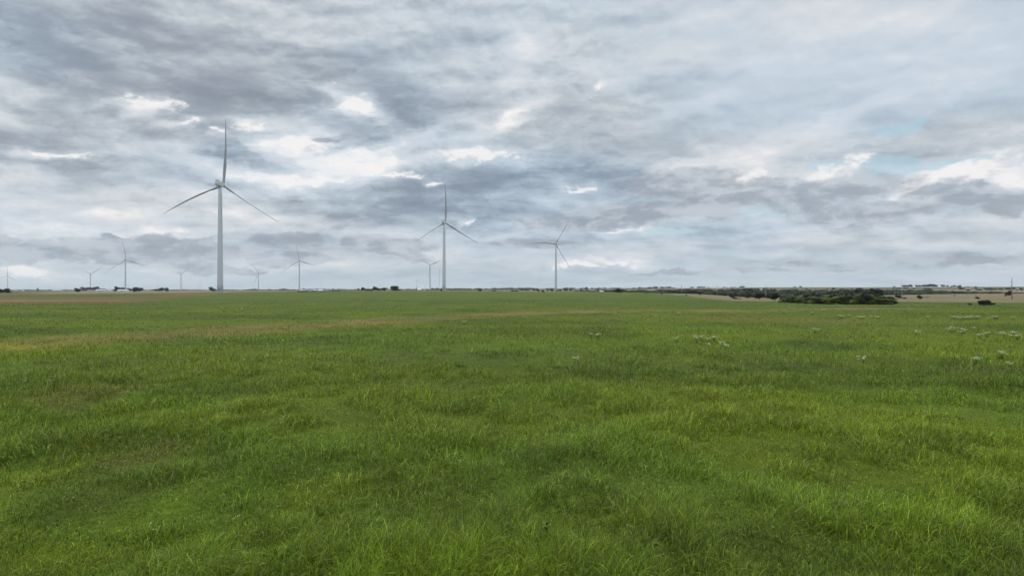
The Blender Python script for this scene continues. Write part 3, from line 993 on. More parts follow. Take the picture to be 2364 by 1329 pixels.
def crown_mesh(name, seed, nf, mat, lobes=9, flat=1.0, leaf=.034, low=0.0, lean=0.0):
    """foliage in a unit box: x, y within -.5..+.5, z within 0..1; many small leaf sprays round uneven lobes"""
    r = np.random.default_rng(seed)
    cs, rs = [], []
    for i in range(lobes):
        a = r.uniform(0, 2 * math.pi); q = r.uniform(0, 1) ** .6
        h = r.uniform(.22, .80)
        wid = math.sin(math.pi * min(max((h + .18) / 1.25, 0), 1)) ** .6
        cs.append((math.cos(a) * .30 * q * wid + lean * (h - .5), math.sin(a) * .30 * q * wid, low + h * (1 - low)))
        rs.append(r.uniform(.12, .21))
    cs.append((0, 0, .5)); rs.append(.25)
    cs = np.array(cs); rs = np.array(rs)
    w = rs ** 2 / np.sum(rs ** 2)
    k = r.choice(len(rs), nf, p=w)
    d = r.normal(0, 1, (nf, 3)); d /= np.linalg.norm(d, axis=1)[:, None]
    rad = rs[k] * r.uniform(.62, 1.10, nf)
    P_ = cs[k] + d * rad[:, None] * np.array([1, 1, .85 * flat])
    P_[:, 2] = np.clip(P_[:, 2], low + .01, 1.0)
    s = leaf * r.uniform(.5, 1.4, nf)
    nrm = d + r.normal(0, .40, (nf, 3)); nrm /= np.linalg.norm(nrm, axis=1)[:, None]
    u = np.cross(nrm, r.normal(0, 1, (nf, 3))); u /= np.linalg.norm(u, axis=1)[:, None]
    v = np.cross(nrm, u)
    s = s[:, None]
    quad = np.stack([P_ - u * s, P_ - v * s * .7, P_ + u * s * 1.1, P_ + v * s * .8], 1)
    V = quad.reshape(-1, 3)
    lo, hi = np.percentile(V, 1, 0), np.percentile(V, 99, 0)
    V[:, 0] = (V[:, 0] - lo[0]) / (hi[0] - lo[0]) - .5
    V[:, 1] = (V[:, 1] - lo[1]) / (hi[1] - lo[1]) - .5
    V[:, 2] = low + (V[:, 2] - lo[2]) / (hi[2] - lo[2]) * (1 - low)
    me = bpy.data.meshes.new(name)
    me.vertices.add(len(V)); me.vertices.foreach_set('co', V.ravel().astype(np.float32))
    me.loops.add(nf * 4); me.loops.foreach_set('vertex_index', np.arange(nf * 4, dtype=np.int32))
    me.polygons.add(nf); me.polygons.foreach_set('loop_start', np.arange(0, nf * 4, 4, dtype=np.int32))
    me.update(calc_edges=True)
    me.materials.append(mat)
    return me


def trunk_mesh(seed, top=.55):
    r = random.Random(seed)
    m = MB()
    m.tube([(0, 0, -.04), (.01, 0, .12), (.02, .01, .28), (0, 0, top)], [.045, .034, .028, .014], 7)
    for i in range(4):
        a = i * 1.6 + r.uniform(-.4, .4); q = r.uniform(.16, .28); z0 = r.uniform(.18, .32)
        m.tube([(.01, 0, z0), (math.cos(a) * q * .5, math.sin(a) * q * .5, z0 + .14), (math.cos(a) * q, math.sin(a) * q, z0 + r.uniform(.22, .36))], [.020, .014, .005], 5)
    return mesh_from("trunk", m.v, m.f, M_BARK)


CROWN = {
    'round': [crown_mesh("crown", 11 + i, 2600, M_LEAF, 9, low=.16) for i in range(4)],
    'wide': [crown_mesh("crown", 31 + i, 2600, M_LEAF, 12, .8, low=.22) for i in range(3)],
    'low': [crown_mesh("crown", 41 + i, 2600, M_LEAF, 12, low=.0) for i in range(3)],
    'mid': [crown_mesh("crown", 51 + i, 2600, M_LEAF2, 10, low=.05) for i in range(5)],
    'olive': [crown_mesh("crown", 61 + i, 4500, M_OLIVE, 13, low=.0, leaf=.024) for i in range(5)],
    'thick': [crown_mesh("crown", 71 + i, 4500, M_LEAF, 13, low=.0, leaf=.026) for i in range(4)],
    'lean': [crown_mesh("crown", 81, 2600, M_LEAF, 8, low=.10, lean=-.5)],
}
TRUNKS = [trunk_mesh(5 + i) for i in range(3)]


def plant(px0, px1, ytop, depth, shape, label, group=None, name="tree", cat="tree", parts=True, trunk=True, ybase=None, seed=None):
    """a tree standing at a depth under columns px0..px1, tall enough to reach row ytop"""
    r = random.Random(int(px0 * 7 + ytop * 13 + depth) if seed is None else seed)
    px = (px0 + px1) / 2
    if ybase is not None:
        g = hit(px, ybase, 60, depth * 1.6 if depth else 9000)
        depth = g.y
    p = at(px, depth)
    yb = HZ + (CAM_H - p.z) * F / depth
    h = max((yb - ytop) * depth / F, .35)
    w = (px1 - px0) * depth / F
    kinds = CROWN[shape]
    me = kinds[r.randrange(len(kinds))]
    t = empty(name, p, r.uniform(-.5, .5))
    t['label'] = label; t['category'] = cat
    if group: t['group'] = group
    c = link("crown" if trunk else "foliage", me, t)
    c.scale = (w, w * r.uniform(.8, 1.1), h)
    if trunk:
        k = link("trunk", TRUNKS[r.randrange(3)], t)
        k.scale = (max(w, h) * .8, max(w, h) * .8, h)
    else:
        k = link("stem", TRUNKS[r.randrange(3)], t)
        k.scale = (w * .5, w * .5, h * .8)
    return t


# ---- left and middle: clumps standing on the plain (x0, x1, top, base row, shape, trunk)
LEFT = [
    (-8, 9, 667, 676, 'low', 0), (10, 24, 666, 676, 'low', 0), (173, 186, 665, 675, 'round', 1), (187, 201, 662.5, 671.5, 'round', 1), (196, 211, 663, 671.5, 'round', 1), (206, 218, 664, 671.5, 'round', 1),
    (214, 228, 661.5, 671.5, 'round', 1), (227, 244, 666, 672, 'wide', 0), (256, 268, 668, 672, 'low', 0), (265, 278, 661.5, 673, 'round', 1), (274, 288, 663.5, 673, 'round', 1), (292, 304, 665, 672.5, 'round', 1),
    (305, 317, 663.5, 673.5, 'low', 1), (312, 329, 663, 673, 'round', 1), (354, 368, 667, 672, 'wide', 0), (366, 379, 664, 672.5, 'round', 1), (380, 389.5, 664, 672.5, 'low', 1), (482, 495, 662.5, 671.5, 'lean', 0), (488, 500, 666.5, 672, 'low', 0),
    (824, 834, 665.5, 671, 'low', 1), (833, 843, 663.5, 671, 'round', 1), (841, 852, 667.5, 671, 'low', 0), (850, 861, 666.5, 671, 'low', 0), (860.5, 870, 661, 670.5, 'wide', 1), (867, 878, 664.5, 671, 'round', 1), (879, 894, 664, 670.8, 'round', 1), (892, 902, 666.5, 671, 'wide', 0),
    (900, 924, 660, 671, 'low', 1), (1016, 1022, 667, 671.5, 'low', 0), (1102, 1112, 667.8, 672, 'low', 0), (1134, 1147, 669.8, 672, 'low', 0), (1178, 1188, 669.3, 672.5, 'low', 0), (1187, 1197, 669.5, 672.5, 'low', 0),
    (1249.5, 1257, 669, 674, 'low', 0), (1284, 1287, 670, 673, 'low', 0),
]
for (x0, x1, yt, yb, sh, tr) in sorted(LEFT, key=lambda q: (q[0] + q[1]) / 2):
    what = {('low', 0): "low dark bush", ('low', 1): "dense dark tree", ('round', 1): "dark rounded tree", ('wide', 0): "low dark scrub clump", ('wide', 1): "dark spreading tree", ('lean', 0): "black lopsided tree"}[(sh, tr)]
    px = (x0 + x1) / 2
    plant(x0, x1, yt, 4200, sh, place_words(px, what), "dark trees and bushes scattered on the plain", ybase=yb, trunk=bool(tr), name="tree" if tr else "bush", cat="tree" if tr else "bush")

# row of dark bushes below the far sheds
bx = sorted([(686, 692), (691, 697), (696, 703), (703, 707), (706, 713), (717, 722), (722, 730), (734, 738), (740, 746), (746, 752), (752, 757), (758, 764), (765, 770), (771, 778), (778, 786)])
for i, (x0, x1) in enumerate(bx):
    px = (x0 + x1) / 2
    plant(x0, x1, 671.6 - .014 * (px - 686), 1000, 'low', place_words(px, "small black bush in the row"), "row of small dark bushes at the field edge", name="bush", cat="bush", trunk=False, ybase=673.9 - .016 * (px - 686))

# ---- right-hand ridge, hillside and valley (x0, x1, top, depth, shape)
RIDGE = [(1338.5, 1342, 666), (1350, 1355, 664), (1352, 1357, 662.5), (1461, 1466, 663.5), (1473, 1480, 662.5), (1482, 1488, 663.5), (1491, 1496, 663.5), (1496, 1500.5, 662.3), (1500, 1505, 662.2), (1507, 1515, 661.2), (1513, 1519, 661.5), (1524, 1530, 661.8), (1530, 1535, 662), (1537, 1543, 661.5),
         (1542, 1550, 661.2), (1551, 1558, 663.4), (1593, 1601, 662), (1610, 1615, 661.2), (1615, 1621, 661), (1623, 1628, 661), (1632, 1634, 663.4), (1635.5, 1638, 662.8), (1669, 1672, 661.8), (1675, 1679, 662.6), (1686.5, 1690, 661.8), (1693, 1698.5, 662), (1706, 1710, 661), (1710, 1714, 660.8), (1713.5, 1719, 659.8),
         (1768, 1770.5, 662.5), (1832, 1837, 660.9), (1846, 1850.5, 660), (1979, 1983, 663), (2062, 2067, 660.5), (2084, 2090, 657.5), (2089, 2096, 658), (2095, 2100, 658), (2100, 2106, 656.7), (2114, 2117, 657.6), (2118, 2124, 657.8), (2122, 2128, 658.3), (2129, 2136, 657), (2135, 2142, 657), (2141, 2148, 656.2), (2147, 2156, 655.4), (2153, 2160, 656), (2158, 2164, 657.6),
         (2173, 2181, 657), (2184, 2190, 658.8), (2194, 2198, 660), (2200, 2206, 658), (2209, 2213.5, 659.3), (2214, 2219, 658), (2226, 2230, 661.5), (2230, 2238, 661), (2242, 2245, 661.8), (2250, 2255, 661)]
HILL = [(1287, 1292, 668, 671.5), (1291, 1297, 667, 671.5), (1301.5, 1306, 666.5, 671.3), (1304, 1311, 665.7, 671.3), (1314.5, 1321, 666.2, 671), (1340, 1344.5, 667.3, 671.5), (1160, 1168, 665, 668), (1200, 1210, 665, 670), (1212, 1222, 666, 671), (1230, 1236, 667, 671), (1238, 1246, 667, 672), (1262, 1268, 667, 671), (1270, 1278, 666.5, 671.8),
        (1352, 1360, 669, 673), (1375, 1383, 665.3, 670), (1727, 1737, 665.5, 671), (1735, 1745, 665.8, 671), (1747, 1756, 665.8, 671), (1762, 1772, 665.2, 671), (1777, 1783, 666, 671), (1824, 1833, 667.2, 669.6), (1831, 1842, 666.8, 669.6), (1859.5, 1865, 665.8, 668.8), (1908, 1913, 666.6, 669.5), (1921, 1927.5, 663.2, 668.5), (1943, 1949, 665.8, 668), (1964, 1969, 665.4, 667.7),
        (2060, 2066, 663.2, 666.5), (2067, 2074, 663.4, 666.5), (2074, 2080, 663, 666.5), (2084, 2092, 662.8, 666.2), (2091, 2097, 664, 666.5), (2107.5, 2112, 664, 667), (2133, 2137, 664, 667), (2134, 2144, 665.5, 671), (2143, 2152, 665, 671), (2213, 2221, 661.5, 667.8), (2223, 2229, 664, 667.8), (2231, 2239, 667.5, 671.5), (2251.5, 2255.5, 661.8, 667.5), (2255, 2260, 667.6, 670.8), (2259.5, 2266, 667.3, 670.8),
        (2272, 2279, 664.5, 668), (2274.5, 2284, 665.5, 669.6), (2282, 2289, 663.2, 665.8), (2284, 2292, 666, 669.6), (2291, 2301, 666.2, 669.2), (2305, 2310, 666, 669), (2309, 2315, 665.8, 669), (2321, 2328, 664.3, 667.8), (2327, 2335, 664, 668.2), (2335, 2345, 662.5, 667.5), (2346, 2350, 668, 670), (2354, 2361, 666.5, 669.8), (2353, 2358, 664, 666.5)]
for (x0, x1, yt) in sorted(RIDGE, key=lambda q: q[0] + q[1]):
    px = (x0 + x1) / 2
    plant(x0 - .5, x1 + .5, yt, 3150 if px > 1440 else 3000, 'round' if (x1 - x0) > 4.5 else 'low', place_words(px, "small dark tree on the skyline ridge"), "small trees along the skyline ridge", trunk=True)
for (x0, x1, yt, yb) in sorted(HILL, key=lambda q: q[0] + q[1]):
    px = (x0 + x1) / 2
    plant(x0 - .3, x1 + .3, yt, 3150, 'mid', place_words(px, "small dark tree on the pale hillside"), "trees dotted over the pale hillside", ybase=yb, trunk=True)

# ---- woodland belt in the valley
_bt = [(1340, 671.0), (1380, 669.4), (1420, 668.4), (1500, 669.5), (1570, 668), (1620, 665.6), (1650, 668), (1700, 667), (1740, 666), (1800, 669), (1860, 669), (1900, 668.2), (2000, 668), (2050, 668), (2100, 668.5), (2150, 668.5), (2175, 671.2), (2200, 671), (2240, 673), (2270, 673.6), (2300, 672.6), (2320, 674.3), (2400, 675)]
_bd = [(1340, 1500), (1430, 1330), (1500, 1050), (1573, 905), (1768, 850), (1930, 860), (2082, 930), (2200, 1040), (2400, 1110)]
_bdeep = [(1340, 90), (1500, 160), (1700, 300), (2100, 280), (2200, 120), (2400, 40)]


def lin(tab, x):
    return float(np.interp(x, [a for a, _ in tab], [b_ for _, b_ in tab]))


BELT_ZONES = [(1573, "dark green tree of the woodland belt, left of the first tall pole"), (1768, "dark green tree of the woodland belt between the poles left of the thicket"),
              (2082, "dark green tree of the woodland belt just behind the big thicket"), (3000, "dark green tree of the woodland belt right of the thicket, above the dry field")]
rb_ = random.Random(4)
px = 1334.0
belt = []
while px < 2420:
    wpx = rb_.uniform(11, 19) if px > 1480 else rb_.uniform(8, 13)
    if px > 2190: wpx *= .85
    rows = 3 if 1600 < px < 2170 else 2 if px > 1480 else 1
    if px > 2300: rows = 1
    for k in range(rows):
        q = px + rb_.uniform(-3, 3)
        depth = lin(_bd, q) + lin(_bdeep, q) * (k / 2.0) + rb_.uniform(0, 25)
        top = lin(_bt, q)
        yb = HZ + (CAM_H - at(q, depth).z) * F / depth
        frac = (.52, .78, 1.0)[k] if rows == 3 else (.78, 1.0)[k] if rows == 2 else .9
        front = HZ + (CAM_H - at(q, lin(_bd, q)).z) * F / lin(_bd, q)
        yt = front - (front - top) * frac + rb_.uniform(-.9, 1.6)
        if yb - yt < 2.5: yt = yb - 2.5
        lab = [l for e, l in BELT_ZONES if q < e][0]
        plant(q - wpx * .62, q + wpx * .62, yt, depth, 'mid' if rb_.random() < .7 else 'low', lab, lab.replace("dark green tree of", "trees of"), seed=int(q * 10 + k))
        belt.append(q)
    px += wpx * .66

# ---- single trees and bushes in front of the belt (x0, x1, top, base, shape, label)
FRONT = [
    (1684, 1696, 677.5, 688.5, 'round', "dark tree at the left end of the scattered trees on the dry strip"), (1689, 1704, 686.3, 690, 'low', "flat dark bush spreading under the leftmost scattered tree"),
    (1706, 1711, 688.6, 690.5, 'low', "tiny dark bush alone right of the flat bush"), (1703, 1717, 674.5, 684, 'mid', "rounded tree behind the tiny dark bush"), (1722, 1731, 677, 689, 'round', "narrow dark tree with a short stout trunk"),
    (1742, 1764, 674, 692, 'wide', "broad dark tree with its crown almost on the ground, left of the wooden pole"), (1779, 1799, 676, 694.5, 'wide', "dark tree leaning against the thicket's left end"), (1766, 1783, 677, 689, 'mid', "dark green tree just right of the wooden pole"),
    (2068, 2081, 681, 688.5, 'low', "dark bush behind the thicket's right end, left of the white pole"), (2083, 2093, 686.2, 689.5, 'low', "small dark bush right of the white pole"), (2117, 2128, 681, 689.8, 'low', "round dark shrub in the dry field beside the dead branches"),
    (2251, 2261, 685, 690.3, 'low', "low dark bush on the dry field's near edge"), (2235, 2243, 699.8, 704, 'low', "small dark bush in the green pasture left of the ragged shrub"), (2323, 2335, 671, 683, 'round', "dark round-crowned tree on a thin trunk left of the tall pole"), (2319, 2323.5, 680.5, 684, 'low', "small brown bush at the foot of the round-crowned tree"),
    (1414, 1440, 667, 675, 'low', "black rounded bush clump on the crest of the pasture"), (1420, 1434, 664.8, 675, 'low', "taller black bush in the middle of the crest clump"), (1582, 1587, 680, 682.2, 'low', "tiny black bush standing in the pale strip, the middle one of three"), (1613, 1618, 677.4, 680.6, 'low', "tiny black bush at the woodland foot, the right one of three"), (1526.5, 1529.5, 677, 680, 'low', "tiny black bush at the woodland foot, the left one of three"),
    (2202, 2205.5, 681, 683.4, 'low', "tiny dark bush far out in the dry field"), (2251.5, 2254.5, 681, 683, 'low', "tiny dark bush in the dry field above the low bush"),
]
for (x0, x1, yt, yb, sh, lab) in FRONT:
    tr = sh in ('round', 'wide', 'mid')
    plant(x0, x1, yt, 1500, sh, lab, ybase=yb, trunk=tr, name="tree" if tr else "bush", cat="tree" if tr else "bush")
# ragged shrub in the pasture on the right
for (x0, x1, yt, lab) in [(2259, 2274, 693.5, "left half of the ragged green shrub clump in the right pasture"), (2271, 2287, 692.6, "right half of the ragged green shrub clump in the right pasture"), (2284, 2297, 699, "low sprawling shrub at the right end of the ragged clump")]:
    plant(x0, x1, yt, 400, 'thick', lab, "ragged shrub clump in the right pasture", ybase=703.8, trunk=False, name="shrub", cat="shrub")

# fallen dead branches in the dry field
p = hit(2136, 689.2, 200, 900)
t = MB()
for (pts) in [[(-2.2, 0, .1), (-1.2, .2, .8), (-.2, 0, 1.0), (.6, .1, .4)], [(.4, 0, .2), (1.2, .1, 1.1), (2.4, .2, .9), (2.7, .1, 1.6)], [(-1.4, .2, .7), (-1.9, .1, 1.3)], [(1.2, .1, 1.1), (1.0, .2, 1.7)]]:
    t.tube(pts, [.16] * (len(pts) - 1) + [.05], 6)
o = t.build("dead_branches", M_DEADWOOD, None, p)
tag(o, "grey fallen dead branches beside the round shrub in the dry field", "branches")

# ---- the big thicket (front row paler and lower, back row dark and tall)
_tt_ = [(1796, 692), (1806, 683), (1815, 680), (1840, 677), (1870, 676), (1900, 678), (1920, 673), (1950, 671), (1975, 668), (1998, 664.5), (2012, 667), (2025, 674), (2045, 680), (2060, 687), (2075, 693), (2084, 699)]
_tb = [(1796, 696.5), (1830, 699), (1870, 701), (1920, 702), (1990, 702.3), (2084, 702.6)]
rt_ = random.Random(12)
items = []
for row, (frac, n_, shp, w0, w1) in enumerate([(.64, 16, 'olive', 20, 29), (.84, 14, 'mix', 22, 32), (1.0, 12, 'thick', 22, 32)]):
    for i in range(n_):
        x = 1806 + (2070 - 1806) * (i + .5) / n_ + rt_.uniform(-5, 5)
        if row == 2 and x > 2040: continue
        w = rt_.uniform(w0, w1)
        if x > 2045: w *= .75
        yb = lin(_tb, x) - row * 2.6
        top = lin(_tt_, x)
        b0_ = lin(_tb, x)
        yt = b0_ - (b0_ - top) * frac * rt_.uniform(.90, 1.06)
        sh = {'olive': 'olive' if rt_.random() < .68 else 'thick', 'mix': 'olive' if rt_.random() < .40 else 'thick', 'thick': 'thick'}[shp]
        if x > 2050: sh = 'thick' if rt_.random() < .6 else 'olive'
        items.append((x, w, yt, yb, sh, row))
for row in range(3):
    for (x, w, yt, yb, sh, rw) in sorted(q for q in items if q[5] == row):
        what = ("light olive" if sh == 'olive' else "dark green") + " shrub, " + ("front" if row == 0 else "middle" if row == 1 else "back") + " thicket row"
        plant(x - w * .62, x + w * .62, yt, 420, sh, place_words(x, what), "shrubs of the big thicket", ybase=yb, trunk=False, name="shrub", cat="shrub")

# ---- far woods that read as one line along the horizon
def far_woods():
    r = np.random.default_rng(5)
    Vs = []
    segs = [(-40, 60, 669.2, 3.0, .8), (58, 84, 668.8, 2.4, .7), (86, 180, 669.8, 1.2, .5), (240, 390, 669.0, 1.8, .7), (389, 480, 669.2, 2.2, .75), (512, 574, 669.2, 1.6, .8), (572, 596, 667.8, 2.2, 1), (596, 694, 668.6, 1.8, .7), (648, 664, 666.6, 3.4, .9),
            (693, 780, 667.0, 3.4, .8), (780, 830, 667.3, 3.0, .9), (830, 905, 667.0, 3.0, .8), (922, 996, 666.8, 3.6, .85), (996, 1046, 665.2, 4.4, .95), (1046, 1120, 665.2, 4.6, 1), (1046, 1160, 668.6, 2.0, .5), (1160, 1300, 669.6, 2.2, .7), (1290, 1345, 669.8, 2.0, .9), (1120, 1162, 665.4, 4.0, 1), (1160, 1232, 664.6, 3.0, 1), (1228, 1282, 665.4, 2.4, .6), (1290, 1440, 664.7, 2.0, .4)]
    for (x0, x1, yt, hp, dens) in segs:
        n_ = int((x1 - x0) / 2.2 * dens) + 1
        for i in range(n_):
            px = r.uniform(x0, x1); d = r.uniform(4200, 4700) if px < 1160 else r.uniform(4300, 4500)
            top = yt + r.uniform(-.35, 1.2)
            x = (px - CX) / F * d
            z1 = CAM_H - (top - HZ) / F * d
            z0 = min(tz(x, d), z1 - hp * d / F)
            w = r.uniform(8, 17)
            m = 120
            dd = r.normal(0, 1, (m, 3)); dd /= np.linalg.norm(dd, axis=1)[:, None]
            dd[:, 2] = np.abs(dd[:, 2]) * 1.0
            P_ = np.array([x, d, z0]) + dd * np.array([w, w * .7, (z1 - z0)]) * r.uniform(.6, 1, (m, 1))
            a = r.normal(0, 1, (m, 3)); b_ = r.normal(0, 1, (m, 3))
            s = 3.0
            Vs.append(np.stack([P_, P_ + a * s, P_ + b_ * s], 1).reshape(-1, 3))
    V = np.concatenate(Vs); nf = len(V) // 3
    me = bpy.data.meshes.new("distant_woods")
    me.vertices.add(len(V)); me.vertices.foreach_set('co', V.ravel().astype(np.float32))
    me.loops.add(nf * 3); me.loops.foreach_set('vertex_index', np.arange(nf * 3, dtype=np.int32))
    me.polygons.add(nf); me.polygons.foreach_set('loop_start', np.arange(0, nf * 3, 3, dtype=np.int32))
    me.update(calc_edges=True); me.materials.append(M_LEAF)
    return me


tag(link("distant_woods", far_woods()), "thin dark line of distant woods along the horizon", "woods", kind='stuff')

# ================================================================== sheds, houses, tank, masts, poles, fence, road
M_SHED = paint("white_sheet_metal", (.52, .53, .54), .5, .3, .05, .2)
M_ROOFG = paint("grey_roofing", (.34, .35, .37), .6, .3, .1, .4)
M_ROOFP = paint("pinkish_roofing", (.40, .32, .29), .8, .2, .1, .4)
M_TANK = paint("tank_paint", (.10, .125, .12), .6, .3, .12, .4, streak=True)
M_RED = paint("mast_red", (.45, .06, .04), .6, .3, .05, .2)


def shed(px0, px1, ytop, ybase, label, group=None, round_=True, mat=None, roof=None, depth=3500, gable=False, name="shed", cat="shed"):
    mat = mat or M_SHED; roof = roof or M_SHED
    px = (px0 + px1) / 2
    g = hit(px, ybase, 100, depth) if depth else None
    d = g.y
    w = (px1 - px0) * d / F
    h = (HZ + (CAM_H - g.z) * F / d - ytop) * d / F
    t = tag(empty(name, g), label, cat, group)
    dp = min(max(w * .5, 6), 16)
    eave = h * (.55 if round_ else .62)
    m = MB(); m.box(-w / 2, w / 2, -dp / 2, dp / 2, -.5, eave)
    wl = m.build("wall", mat, t, smooth=False)
    m = MB()
    if round_:
        # roof curved down towards both ends
        n_ = 10
        prof = []
        for i in range(n_ + 1):
            u = -1 + 2 * i / n_
            prof.append((u * dp / 2 * 1.02, eave + .003 + (h - eave) * math.sqrt(max(0, 1 - abs(u) ** 2.4))))
        m.prism(prof, -w / 2 * .86, w / 2 * .86)
        for s in (-1, 1):
            ring = [(s * w / 2 * .86, y, z) for y, z in prof]; tip = [(s * w / 2 * 1.005, y * .9, eave + .003 + (z - eave) * .22) for y, z in prof]
            k = len(m.v); m.v += ring + tip
            for i in range(n_):
                m.f.append((k + i, k + i + 1, k + n_ + 2 + i, k + n_ + 1 + i))
    elif gable:
        # gable end towards the viewer
        k = [(-w / 2 * 1.05, -dp / 2 - .3, eave), (w / 2 * 1.05, -dp / 2 - .3, eave), (0, -dp / 2 - .3, h), (-w / 2 * 1.05, dp / 2 + .3, eave), (w / 2 * 1.05, dp / 2 + .3, eave), (0, dp / 2 + .3, h)]
        m.add(k, [(0, 1, 2), (5, 4, 3), (0, 2, 5, 3), (1, 4, 5, 2), (0, 3, 4, 1)])
    else:
        m.prism([(-dp / 2 - .4, eave), (0, h), (dp / 2 + .4, eave), (dp / 2 + .4, eave - .15), (-dp / 2 - .4, eave - .15)], -w / 2 - .4, w / 2 + .4)
    m.build("roof", roof, t, smooth=False)
    m = MB(); m.box(-w * .08, w * .08, -dp / 2 - .06, -dp / 2 + .3, -.4, eave * .8)
    m.build("door", M_ROOFG, t, smooth=False)
    return t


G = "white rounded farm sheds left of the nearest turbine"
shed(222, 243.5, 667.7, 673, "widest white rounded shed, below the dark tree mound", G)
shed(250, 261.5, 669.6, 673, "smallest white rounded shed, in the middle of the three", G)
shed(272.5, 296, 667.9, 673.2, "white rounded shed partly hidden behind a turbine tower", G)
shed(243.5, 250, 669.2, 672.4, "low grey house between the white rounded sheds", round_=False, mat=M_ROOFG, roof=M_ROOFG, name="house", cat="house")
shed(203, 219, 669.3, 672.2, "low pinkish grey house under the tree mound left of the white sheds", round_=False, mat=M_ROOFG, roof=M_ROOFP, name="house", cat="house")
shed(123, 143, 668.8, 671.2, "long low white building on the horizon right of the dark tank", round_=False, depth=5000)
shed(9.5, 13.5, 668.5, 672.5, "white shed glimpsed between the two bushes at the left edge", round_=False, depth=5000)
shed(34, 42, 669.4, 671.8, "small grey roofed shed right of the leftmost turbine", round_=False, roof=M_ROOFG, depth=5000)
shed(50, 56, 669.4, 671.8, "small pale shed at the end of the far trees on the left", round_=False, depth=5000)
shed(694, 709, 668.9, 672.6, "long pale shed roof just right of a turbine foot", round_=False, roof=M_ROOFG, depth=3000)
shed(711, 730, 669.2, 672.4, "long grey shed in the middle of the shed row", round_=False, roof=M_ROOFG, depth=3000)
shed(722.5, 730, 667.8, 671.5, "white house with a pale gable above the shed row", round_=False, gable=True, name="house", cat="house", depth=3600)
shed(735.5, 745.5, 667.8, 671.5, "second white house right of the pale gable", round_=False, name="house", cat="house", depth=3600)
shed(733, 762, 670.0, 672.3, "longest grey shed at the right end of the shed row", round_=False, roof=M_ROOFG, depth=3000)
shed(831, 835.5, 665.8, 671, "white grain bin gleaming between two dark trees", round_=True, name="grain_bin", cat="grain bin", depth=2200)
shed(893, 903, 667.0, 671, "pale roofed house left of the square-topped tree", round_=False, roof=M_ROOFP, name="house", cat="house", depth=3000)
shed(964.5, 972, 666.8, 670.5, "white house left of the small turbine near the mast", round_=False, name="house", cat="house", depth=4100)
shed(974.5, 981.5, 666.7, 670.5, "white gabled house nearest the small turbine by the mast", round_=False, gable=True, name="house", cat="house", depth=4100)
shed(1384.8, 1392.5, 671.0, 674.2, "small white shed on the crest left of the round bush clump", round_=False, depth=1700)
G2 = "farm buildings on the ridge among trees"
shed(1741, 1750, 669.2, 671.6, "low white farm building left of the wooden pole", G2, round_=False, depth=2600)
shed(1755.5, 1762.5, 666.8, 671.2, "white barn with a bright gable left of the wooden pole", G2, round_=False, gable=True, name="barn", cat="barn", depth=2600)
shed(1824, 1842, 668.9, 670.8, "long pale grey barn under trees above the thicket's left half", round_=False, roof=M_SHED, mat=M_ROOFG, name="barn", cat="barn", depth=2600)
shed(2058.5, 2062, 670.5, 673.5, "tiny white hut in the woodland left of the white pole", round_=False, name="hut", cat="hut", depth=1800)
shed(2228, 2242, 665.2, 668, "long pinkish roofed house on the right hillside", round_=False, roof=M_ROOFP, mat=M_ROOFP, name="house", cat="house", depth=3000)
shed(2345, 2352, 665.5, 668, "small pale house at the far right of the hillside", round_=False, roof=M_ROOFG, name="house", cat="house", depth=3000)

# dark tank tower on the left horizon
g = hit(87, 671.5, 200, 5000)
d = g.y
hT = 6.8 * d / F; rT = 1.9 * d / F
t = tag(empty("storage_tank", g), "tall dark grey-green storage tank standing alone on the left horizon", "tank")
v, f = lathe([(rT, -.5), (rT, hT * .92)], 20); link("tank_shell", mesh_from("tank_shell", v, f, M_TANK), t)
v, f = lathe([(rT * 1.04, hT * .921), (rT * 1.0, hT * .96), (.2, hT * 1.03)], 20); link("lid", mesh_from("lid", v, f, M_ROOFG), t)

# guyed radio mast, red and white
d = 4000
x = (1014.5 - CX) / F * d
z0 = tz(x, d)
top = CAM_H - (621.5 - HZ) / F * d
t = tag(empty("radio_mast", (x, d, z0)), "thin red and white radio mast left of the second largest turbine", "radio mast")
H = top - z0; nb = 9
for (mat, name, par) in ((M_RED, "red_section", 0), (M_SHED, "white_section", 1)):
    for i in range(nb):
        if i % 2 != par: continue
        m = MB(); a, b_ = H * i / nb, H * (i + 1) / nb; w = .95
        for k in range(3):
            an = 2 * math.pi * k / 3
            m.tube([(w * math.cos(an), w * math.sin(an), a), (w * math.cos(an), w * math.sin(an), b_)], [.22, .22], 5)
            for q in range(4):
                an2 = 2 * math.pi * (k + 1) / 3
                za, zb = a + (b_ - a) * q / 4, a + (b_ - a) * (q + 1) / 4
                m.tube([(w * math.cos(an), w * math.sin(an), za), (w * math.cos(an2), w * math.sin(an2), zb)], [.14, .14], 4)
        m.build(name, mat, t, smooth=False)
for k in range(3):
    an = 2 * math.pi * k / 3 + .4
    m = MB(); m.tube([(0, 0, H * .9), (math.cos(an) * H * .6, math.sin(an) * H * .6, tz(x + math.cos(an) * H * .6, d + math.sin(an) * H * .6) - z0)], [.05, .05], 4)
    m.build("guy_wire", M_DARK, t)


